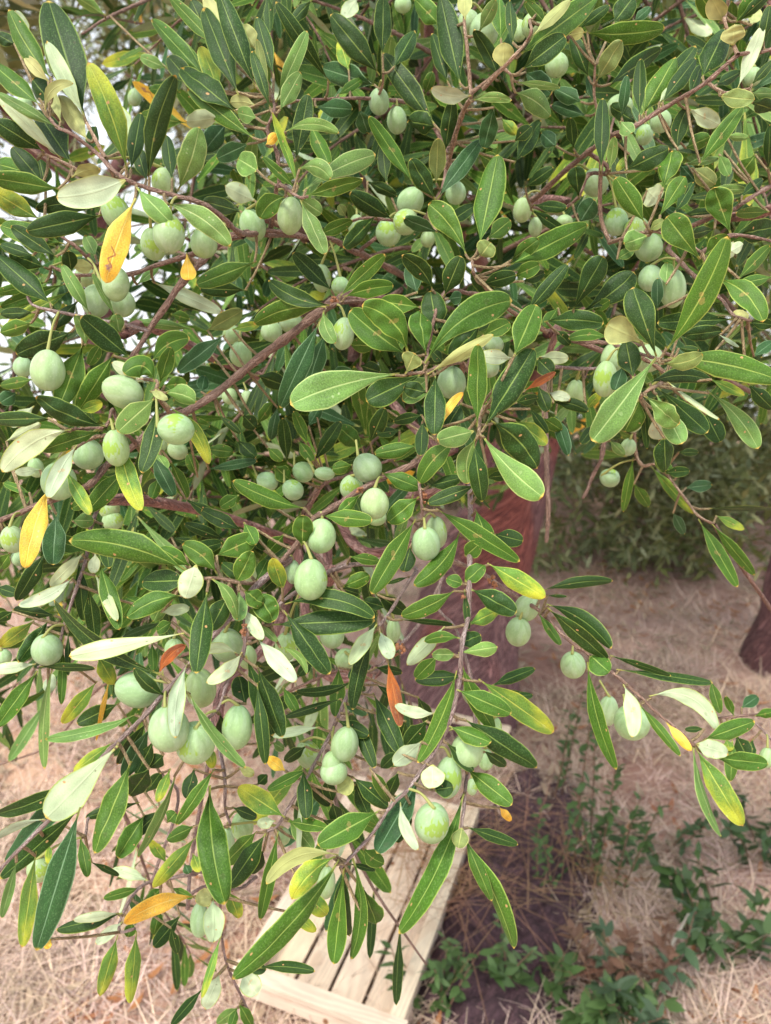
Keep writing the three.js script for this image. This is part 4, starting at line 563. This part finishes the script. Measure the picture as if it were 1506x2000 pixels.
const foliage = {};                                                  // leaves past the three hundred that show largest, by skin
const records = [];
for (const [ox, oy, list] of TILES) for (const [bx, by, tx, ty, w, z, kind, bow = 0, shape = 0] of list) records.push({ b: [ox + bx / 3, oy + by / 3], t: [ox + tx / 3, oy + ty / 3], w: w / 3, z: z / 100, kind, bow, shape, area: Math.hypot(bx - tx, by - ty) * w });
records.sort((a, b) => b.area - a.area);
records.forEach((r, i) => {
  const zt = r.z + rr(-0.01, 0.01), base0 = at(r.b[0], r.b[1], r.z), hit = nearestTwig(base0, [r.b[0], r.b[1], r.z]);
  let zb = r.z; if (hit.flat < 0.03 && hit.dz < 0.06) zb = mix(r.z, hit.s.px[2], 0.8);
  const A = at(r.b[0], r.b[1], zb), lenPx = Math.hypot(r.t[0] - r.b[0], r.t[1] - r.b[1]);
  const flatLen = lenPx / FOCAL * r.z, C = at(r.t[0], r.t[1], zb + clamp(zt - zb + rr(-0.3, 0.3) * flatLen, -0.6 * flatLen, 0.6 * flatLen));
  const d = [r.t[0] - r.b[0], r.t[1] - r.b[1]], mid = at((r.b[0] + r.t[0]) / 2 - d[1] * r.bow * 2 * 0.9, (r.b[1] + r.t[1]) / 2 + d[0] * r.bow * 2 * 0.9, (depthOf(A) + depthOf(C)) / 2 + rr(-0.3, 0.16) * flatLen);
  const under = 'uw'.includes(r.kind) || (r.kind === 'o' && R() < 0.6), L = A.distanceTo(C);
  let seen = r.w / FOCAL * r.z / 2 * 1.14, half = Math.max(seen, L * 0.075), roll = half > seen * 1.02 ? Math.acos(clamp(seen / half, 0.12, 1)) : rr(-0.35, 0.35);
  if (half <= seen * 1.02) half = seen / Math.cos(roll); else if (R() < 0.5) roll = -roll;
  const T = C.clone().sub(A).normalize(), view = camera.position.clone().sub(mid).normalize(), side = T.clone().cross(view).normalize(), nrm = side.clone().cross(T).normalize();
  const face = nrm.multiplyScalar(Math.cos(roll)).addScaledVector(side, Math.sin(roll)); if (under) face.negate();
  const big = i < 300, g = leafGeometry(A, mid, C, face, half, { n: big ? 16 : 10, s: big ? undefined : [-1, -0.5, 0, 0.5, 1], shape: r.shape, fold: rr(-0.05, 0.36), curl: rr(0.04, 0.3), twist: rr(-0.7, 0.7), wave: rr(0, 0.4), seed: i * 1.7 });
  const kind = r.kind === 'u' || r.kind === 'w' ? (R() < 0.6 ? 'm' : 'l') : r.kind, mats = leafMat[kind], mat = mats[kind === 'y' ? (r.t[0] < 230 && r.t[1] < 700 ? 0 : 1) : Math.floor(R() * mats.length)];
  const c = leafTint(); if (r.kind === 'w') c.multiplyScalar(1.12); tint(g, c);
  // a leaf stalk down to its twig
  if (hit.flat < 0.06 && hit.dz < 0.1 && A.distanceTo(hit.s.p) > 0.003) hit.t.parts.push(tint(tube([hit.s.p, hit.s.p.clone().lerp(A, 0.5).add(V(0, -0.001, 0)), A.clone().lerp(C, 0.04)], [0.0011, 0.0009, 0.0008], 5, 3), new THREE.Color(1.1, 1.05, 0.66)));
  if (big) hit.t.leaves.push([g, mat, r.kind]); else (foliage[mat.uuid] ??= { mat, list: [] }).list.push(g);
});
// olives, each on a stalk
const oliveAt = [];
OLIVES.forEach(([ox, oy, list]) => list.forEach(([x, y, rx, ry, lean, z]) => oliveAt.push([ox + x / 3, oy + y / 3, rx / 3, ry / 3, lean, z / 100])));
oliveAt.forEach(([x, y, rx, ry, lean, z], i) => {
  const c = at(x, y, z), k = z / FOCAL, a = lean * Math.PI / 180, pitch = rr(-0.35, 0.35);
  const g = oliveShape.clone(), col = 0.92 + 0.18 * R(); tint(g, new THREE.Color(col * rr(0.95, 1.05), col, col * rr(0.94, 1.08)));
  g.scale(rx * k, ry * k, rx * k); g.rotateY(R() * 6.28); g.rotateX(pitch); g.rotateZ(a);
  const o = mesh('olive', g, oliveMat[Math.floor(R() * 5)], tree); o.position.copy(c);
  let head = V(0, ry * k * 0.97, 0).applyAxisAngle(V(1, 0, 0), pitch).applyAxisAngle(V(0, 0, 1), a).add(c);
  let hit = null; for (const t of twigs) for (const s of t.samples) { const d = s.p.distanceTo(head) + (s.p.y < head.y ? 0.03 : 0); if (!hit || d < hit.d) hit = { d, s }; }
  const far = hit.d > 0.045, e = far ? head.clone().add(V(rr(-0.006, 0.006), 0.008, -0.009)) : hit.s.p, m1 = head.clone().lerp(e, 0.5).add(V(0, far ? 0 : 0.003, 0));
  mesh('stalk', tube([e.clone().sub(c), m1.sub(c), head.clone().sub(c)], [0.0008, 0.0007, 0.0011], 6, 4), stalkMat, o);
});
// withered flower heads left on the twigs
for (const [x, y, z, r] of [[783, 1268, 0.455, 11], [768, 1278, 0.455, 8], [958, 1132, 0.5, 10], [966, 1143, 0.5, 7], [474, 1236, 0.425, 8], [478, 1224, 0.425, 6], [703, 958, 0.46, 7], [828, 968, 0.46, 7], [826, 982, 0.46, 6], [652, 588, 0.5, 9], [905, 1166, 0.43, 5]]) {
  const list = []; for (let k = 0; k < 12; k++) { const g = new THREE.IcosahedronGeometry(r / FOCAL * z * rr(0.25, 0.45), 0), d = V(rr(-1, 1), rr(-1, 1), rr(-1, 1)).multiplyScalar(r / FOCAL * z * 0.75); g.scale(rr(0.6, 1.5), rr(0.6, 1.5), 1); g.rotateZ(R() * 6); g.translate(d.x, d.y, d.z); const c = rr(0.7, 1.3); tint(g, new THREE.Color(0.3 * c, 0.13 * c, 0.06 * c)); list.push(g); }
  const m = mesh('dried_blossom', mergeGeometries(list), new THREE.MeshStandardMaterial({ roughness: 0.9, vertexColors: true }), tree); m.position.copy(at(x, y, z)); m.userData.kind = 'stuff';
}
for (const t of twigs) {
  const m = mesh('twig', mergeGeometries(t.parts), twigMat, tree);
  for (const [g, mat, kind] of t.leaves) { const l = mesh('leaf', g, mat, m); const say = { y: 'yellow leaf', r: 'dry russet leaf', w: 'leaf turned to show its pale underside' }[kind]; if (say) l.userData.label = say; }
}

// ------------------------------------------------------------------ the rest of the crown behind
const HIGH = [];
{
  const stems = [], q = rng(515), LG = [-1, 0, 1];
  const kinds = ['d', 'd', 'd', 'd', 'm', 'm', 'm', 'b', 'l'];
  function shoot(start, dir, len, near) {
    const pts = [start.clone()], d = dir.clone(); const steps = 6; for (let i = 0; i < steps; i++) { d.add(V((q() - 0.5) * 0.35, -0.10 + (q() - 0.5) * 0.3, (q() - 0.5) * 0.35)).normalize(); pts.push(pts[i].clone().addScaledVector(d, len / steps)); }
    const curve = new THREE.CatmullRomCurve3(pts), pairs = Math.round(len / 0.019); let spin = q() * 6.28;
    if (pts.every((p) => depthOf(p) > near && (toPx(p)[0] < 985 || toPx(p)[1] < 860))) stems.push(tint(tube(pts, [0.0026, 0.0015, 0.0009], 5, 2), new THREE.Color(0.8, 0.62, 0.56)));
    for (let i = 1; i <= pairs; i++) {
      const t = i / pairs, p = curve.getPoint(t), T = curve.getTangent(t), ref = Math.abs(T.y) > 0.9 ? V(1, 0, 0) : V(0, 1, 0), N = T.clone().cross(ref).normalize(), B = T.clone().cross(N); spin += Math.PI / 2 + (q() - 0.5) * 0.4;
      for (const sgn of [0, Math.PI]) {
        if (q() < 0.12) continue;
        const a = spin + sgn, out = N.clone().multiplyScalar(Math.cos(a)).addScaledVector(B, Math.sin(a)), L = (0.05 + q() * 0.036) * (1 - 0.25 * t), ang = mix(1.1, 0.5, t) + (q() - 0.5) * 0.3;
        const ld = T.clone().multiplyScalar(Math.cos(ang)).addScaledVector(out, Math.sin(ang)), C = p.clone().addScaledVector(ld, L); C.y -= L * 0.12 * q();
        if (depthOf(C) < near || depthOf(p) < near) continue;
        const sc = toPx(C); if (sc[0] > 985 && sc[1] > 905 - smooth(1000, 1500, sc[0]) * 60 || sc[0] > 800 && sc[1] > 1010) continue;
        const mid = p.clone().lerp(C, 0.5).addScaledVector(out, L * 0.06 * (q() - 0.3)), face = T.clone().addScaledVector(V(0, 0.4, 0.75), 0.9);
        const g = leafGeometry(p, mid, C, face, L * (0.082 + q() * 0.036), { n: 6, s: LG, fold: q() * 0.3, curl: 0, twist: (q() - 0.5), seed: q() * 50, shape: q() < 0.3 ? 1 : 0 });
        const kd = q() < 0.006 ? 'y' : q() < 0.03 ? 'h' : kinds[Math.floor(q() * kinds.length)], mats = leafMat[kd], mat = mats[Math.floor(q() * mats.length)], b = 0.86 + q() * 0.3; tint(g, new THREE.Color(b * (0.95 + q() * 0.12), b, b * (0.92 + q() * 0.14)));
        (foliage[mat.uuid] ??= { mat, list: [] }).list.push(g);
      }
    }
  }
  // where the crown hangs, by how far it lies from the lens: thick above, thinning downward and to the left
  const inCrown = (x, y, z) => {
    const lower = x < 700 ? 1180 : x < 800 ? 1010 : x < 1010 ? 900 : mix(880, 800, (x - 1010) / 500);
    const hole = x < 90 && y > 180 && y < 470 ? 0.05 : x < 330 && y < 520 ? 0.12 : x < 560 && y < 330 ? 0.2 : 1;     // sky shows between the shoots at the upper left
    const low = z < 0.95 && x > -60 && x < 690 && y < 1640 + (x - 300) * 0.25 ? 0.22 : 0;                             // thin lower boughs
    return Math.max((y < lower - 150 ? 1 : y < lower ? 0.45 : 0) * hole, low * (y > 700 ? 1 : 0));
  };
  let made = 0, olives = 0;
  for (let k = 0; k < 6000 && made < 520; k++) {
    const zz = q() < 0.45 ? 0.76 + q() * 0.3 : 1.05 + q() * 1.0, x = -120 + q() * 1750, y = -160 + q() * 1900; if (q() > inCrown(x, y, zz)) continue;
    const p = at(x, y, zz), dir = V((q() - 0.5) * 1.6, -0.15 + (q() - 0.5) * 1.4, 0.35 + (q() - 0.5) * 1.1).normalize();
    shoot(p, dir, 0.13 + q() * 0.15, zz < 1 ? 0.64 : 0.8); made++;
  }
  // the high crown above, whose shade falls on the boughs below
  const up = []; for (let k = 0; k < 9000 && up.length < 1100; k++) { const a = q() * 6.28, e = Math.asin(q() * 2 - 1), r = Math.cbrt(q()), p = V(-0.95 + Math.cos(a) * Math.cos(e) * 1.7 * r, 3.0 + Math.sin(e) * 1.25 * r, -2.7 + Math.sin(a) * Math.cos(e) * 1.9 * r), s = toPx(p); if (s[2] > 0.3 && s[1] > -90 && (s[2] < 1.7 || s[1] > 420 || s[0] < 640)) continue; if (s[2] < 0.3 && p.y < 2.2) continue; up.push(p); }
  HIGH.push(...up);
  const all = Object.values(foliage), merged = all.map((f) => mergeGeometries(f.list));
  const big = mergeGeometries(merged, true), fm = mesh('foliage', big, all.map((f) => f.mat), tree); fm.userData.kind = 'stuff';
  const sm = mesh('twiglets', mergeGeometries(stems), twigMat, tree); sm.userData.kind = 'stuff';
}
// ------------------------------------------------------------------ olive trees further down the slope
function sprig(q, n, L) { // a drooping shoot with plain narrow leaves, for trees too far to tell leaves apart
  const pos = [], idx = [], col = [];
  for (let i = 0; i < n; i++) {
    const t = i / n, a = i * 2.4, px = (q() - 0.5) * 0.05, py = -t * 0.3, pz = (q() - 0.5) * 0.05 + t * 0.12, ang = 0.7 + q() * 0.6, d = V(Math.cos(a) * Math.sin(ang), -Math.cos(ang) * 0.5 + (q() - 0.4) * 0.7, Math.sin(a) * Math.sin(ang)).normalize(), s = d.clone().cross(V(q() - 0.5, 1, q() - 0.5)).normalize(), l = L * (0.7 + q() * 0.6), w = l * 0.12, k = pos.length / 3, b = 0.8 + q() * 0.4, pale = q() < 0.3;
    const v = (x, y) => pos.push(px + d.x * x + s.x * y, py + d.y * x + s.y * y, pz + d.z * x + s.z * y); v(0, 0); v(l * 0.5, w); v(l * 0.5, -w); v(l, 0); for (let j = 0; j < 4; j++) col.push(...(pale ? [0.32 * b, 0.34 * b, 0.2 * b] : [0.15 * b, 0.175 * b, 0.065 * b])); idx.push(k, k + 2, k + 1, k + 1, k + 2, k + 3);
  }
  const g = new THREE.BufferGeometry(); g.setAttribute('position', new THREE.Float32BufferAttribute(pos, 3)); g.setAttribute('color', new THREE.Float32BufferAttribute(col, 3)); g.setIndex(idx); g.computeVertexNormals(); return g;
}
const SPRIG = sprig(rng(8), 26, 0.075);
{
  const q = rng(303), im = new THREE.InstancedMesh(SPRIG, fillMat, HIGH.length), M = new THREE.Matrix4(), Q = new THREE.Quaternion(), E = new THREE.Euler(), c = new THREE.Color();
  HIGH.forEach((p, i) => { const s = 0.8 + q() * 0.6; M.compose(p, Q.setFromEuler(E.set((q() - 0.5) * 1.4, q() * 6.28, (q() - 0.5) * 1.4)), V(s, s, s)); im.setMatrixAt(i, M); const w = q(); im.setColorAt(i, c.setRGB(0.8 + w * 0.4, 0.9 + w * 0.25, 0.8)); });
  im.name = 'crown'; im.castShadow = im.receiveShadow = true; im.userData.kind = 'stuff'; tree.add(im);
}
function farTree(label, x, z, o) {
  const t = thing('olive_tree', label, 'tree', 'olive trees in the background'), q = rng(o.seed), y0 = terrain(x, z); t.position.set(x, y0, z);
  const lean = V((q() - 0.5) * 0.5, 0, (q() - 0.5) * 0.5), h = o.h, top = V(0, h * 0.45, 0).add(lean);
  const g = tube([V(0, -0.15, 0), V(0, 0.2, 0), lean.clone().multiplyScalar(0.5).setY(h * 0.25), top], [0.26, 0.19, 0.15, 0.12].map((r) => r * o.tr), 14, 6, 0.3, 0.08, o.seed); tint(g, new THREE.Color(0.72, 0.62, 0.66)); mesh('trunk', g, trunkMat, t);
  const clumps = [];
  for (let k = 0; k < o.clumps; k++) { const a = q() * 6.28, e = Math.asin(clamp(q() * 1.5 - 0.5, -1, 1)), r = 0.45 + 0.55 * Math.sqrt(q()); clumps.push(V(Math.cos(a) * Math.cos(e) * o.r * r, o.cy + Math.sin(e) * o.ry * r, Math.sin(a) * Math.cos(e) * o.r * r).add(lean)); }
  for (let k = 0; k < 7; k++) { const e = clumps[Math.floor(q() * clumps.length)], m = top.clone().lerp(e, 0.5).add(V(0, 0.15 * q(), 0)), b = tube([top, m, e], [0.07, 0.045, 0.015].map((r) => r * o.tr), 8, 5, 0.2, 0, k); tint(b, new THREE.Color(0.66, 0.54, 0.58)); mesh('branch', b, limbMat, t); }
  const n = o.n, im = new THREE.InstancedMesh(SPRIG, fillMat, n), M = new THREE.Matrix4(), Q = new THREE.Quaternion(), E = new THREE.Euler(), c = new THREE.Color();
  for (let i = 0; i < n; i++) {
    const cl = clumps[Math.floor(q() * clumps.length)], rad = 0.22 + q() * 0.3, d = V(q() - 0.5, (q() - 0.5) * 1.1, q() - 0.5).normalize().multiplyScalar(rad * Math.cbrt(q()) * o.spread), s = 0.7 + q() * 0.7;
    M.compose(cl.clone().add(d), Q.setFromEuler(E.set((q() - 0.5) * 1.3, q() * 6.28, (q() - 0.5) * 1.3)), V(s, s, s)); im.setMatrixAt(i, M); const w = q(); im.setColorAt(i, c.setRGB(0.85 + w * 0.4, 0.9 + w * 0.25, 0.85 + (q() - 0.5) * 0.3));
  }
  im.name = 'crown'; im.castShadow = im.receiveShadow = true; im.userData.kind = 'stuff'; t.add(im); return t;
}
{ const p = onGround(1522, 1305); farTree('blurred olive tree with a dark trunk at the right edge', p.x, p.z, { h: 3.2, r: 0.95, ry: 0.7, cy: 2.0, clumps: 36, n: 500, tr: 0.55, seed: 11, spread: 1.2 }); }
farTree('blurred low olive tree right of the leaning trunk, boughs drooping to the grass', 1.55, -4.7, { h: 2.6, r: 1.25, ry: 0.95, cy: 0.6, clumps: 64, n: 1500, tr: 0.5, seed: 23, spread: 1.15 });
farTree('dim olive tree far behind the middle of the branches', -0.3, -8.2, { h: 4.6, r: 1.9, ry: 1.7, cy: 2.8, clumps: 60, n: 1200, tr: 0.9, seed: 37, spread: 1.5 });
farTree('dim olive tree behind the upper left branches, sky glinting through it', -2.3, -6.2, { h: 4.4, r: 1.7, ry: 1.1, cy: 2.9, clumps: 50, n: 850, tr: 0.8, seed: 41, spread: 1.5 });
farTree('dim olive tree far behind the upper right branches', 3.2, -8.8, { h: 5.0, r: 2.2, ry: 2.0, cy: 2.6, clumps: 60, n: 1100, tr: 1, seed: 59, spread: 1.6 });

// ------------------------------------------------------------------ green weeds in the dry grass
const weedLeaf = (() => { const pos = [0, 0, 0, 0.32, 0.02, 0.2, 0.3, 0.02, -0.2, 0.68, 0.03, 0.17, 0.66, 0.03, -0.17, 1, -0.04, 0], idx = [0, 1, 2, 1, 3, 2, 2, 3, 4, 3, 5, 4], g = new THREE.BufferGeometry(); g.setAttribute('position', new THREE.Float32BufferAttribute(pos, 3)); g.setIndex(idx); g.computeVertexNormals(); return g; })();
const weedMat = new THREE.MeshStandardMaterial({ name: 'weed_leaf', roughness: 0.6, vertexColors: true, side: THREE.DoubleSide });
const stemMat = new THREE.MeshStandardMaterial({ name: 'weed_stem', color: lin(122, 92, 74), roughness: 0.85 });
function weed(label, px, py, o) {
  const p = onGround(px, py), q = rng(Math.floor(px * 7 + py)), t = thing('weed_plant', label, 'weed', 'green weeds in the dry grass'); t.position.copy(p); const leaves = [], stems = [];
  for (let k = 0; k < o.stems; k++) {
    const a = q() * 6.28, lean = o.lean * (0.4 + q()), top = V(Math.cos(a) * lean, o.h * (0.6 + 0.4 * q()), Math.sin(a) * lean), mid = top.clone().multiplyScalar(0.5).add(V((q() - 0.5) * 0.02, 0.02, (q() - 0.5) * 0.02)), foot = V((q() - 0.5) * o.w, -0.02, (q() - 0.5) * o.w), curve = new THREE.CatmullRomCurve3([foot, mid.add(foot), top.add(foot)]);
    const sg = tube([foot, mid, top], [0.0028, 0.002, 0.0012], 5, 5); mesh('stem', sg, stemMat, t);
    for (let i = 0; i < o.leaves * 1.5; i++) {
      const u = mix(o.bare ?? 0.15, 1, (i + q()) / o.leaves / 1.5), b = curve.getPoint(u), g = weedLeaf.clone(), L = o.leaf * (0.55 + q() * 0.75); g.scale(L, L, L); g.rotateX((q() - 0.5) * 1.4); g.rotateZ(-0.5 + q() * 1.3); g.rotateY(q() * 6.28); g.translate(b.x, b.y, b.z); const s = 0.75 + q() * 0.5, c = o.c ?? [0.062, 0.115, 0.026]; tint(g, new THREE.Color(c[0] * s, c[1] * s, c[2] * s)); leaves.push(g);
    }
  }
  const f = mesh('foliage', mergeGeometries(leaves), weedMat, t); f.userData.kind = 'stuff'; return t;
}
weed('tall thin-stemmed weed with sparse dark leaves in the middle of the dry grass', 1130, 1700, { stems: 3, h: 0.62, lean: 0.05, w: 0.08, leaves: 26, leaf: 0.03, bare: 0.1 });
weed('upright weed just right of the tall thin one, leaves up its stems', 1205, 1745, { stems: 4, h: 0.42, lean: 0.07, w: 0.12, leaves: 22, leaf: 0.032 });
weed('bushy dark green weed with broad leaves right of the pale dry stem', 1400, 1870, { stems: 7, h: 0.24, lean: 0.14, w: 0.12, leaves: 15, leaf: 0.05, c: [0.044, 0.086, 0.018] });
weed('low bright-topped leafy weed at the bottom edge beside the dark earth', 1105, 1975, { stems: 7, h: 0.16, lean: 0.13, w: 0.12, leaves: 16, leaf: 0.05, c: [0.07, 0.13, 0.03] });
weed('bluish green weed at the bottom edge between two leafy clumps', 1245, 1990, { stems: 7, h: 0.2, lean: 0.12, w: 0.16, leaves: 14, leaf: 0.045, c: [0.055, 0.1, 0.04] });
weed('small dark leafy weed at the right edge under the yellowing leaf', 1500, 1690, { stems: 5, h: 0.22, lean: 0.1, w: 0.12, leaves: 16, leaf: 0.045, c: [0.038, 0.074, 0.018] });
weed('spindly weed with clusters of small leaves beside the dark earth bank', 1075, 1760, { stems: 3, h: 0.3, lean: 0.06, w: 0.06, leaves: 18, leaf: 0.026 });
weed('small leafy weed against the near right corner of the crate', 845, 1985, { stems: 5, h: 0.2, lean: 0.08, w: 0.06, leaves: 12, leaf: 0.036 });
weed('yellowish green weed sprouting from the dark earth', 960, 1930, { stems: 4, h: 0.22, lean: 0.08, w: 0.08, leaves: 14, leaf: 0.03, c: [0.10, 0.16, 0.05] });
weed('russet withered weed between the green clumps at the bottom edge', 1190, 1900, { stems: 6, h: 0.2, lean: 0.12, w: 0.16, leaves: 16, leaf: 0.036, c: [0.17, 0.085, 0.05] });
weed('loose weed with scattered leaves in the grass below the hanging olives', 1260, 1660, { stems: 4, h: 0.2, lean: 0.12, w: 0.14, leaves: 12, leaf: 0.036, c: [0.055, 0.1, 0.03] });
weed('thin sapling shoot rising in the grass behind the lone small olive', 1085, 1560, { stems: 2, h: 0.5, lean: 0.05, w: 0.06, leaves: 24, leaf: 0.028 });
{ // a pale dry stem leaning among the weeds
  const a = onGround(1262, 1960), g = tube([a.clone().add(V(0, -0.02, 0)), at(1295, 1880, depthOf(a) + 0.02), at(1345, 1785, depthOf(a) + 0.06)], [0.005, 0.0042, 0.0028], 8, 8, 0.15); const m = mesh('dry_stem', g, new THREE.MeshStandardMaterial({ color: lin(168, 160, 146), roughness: 0.85 })); m.userData = { label: 'pale grey dry stem slanting up among the green weeds', category: 'dry stem' };
}
renderer.render(scene, camera);
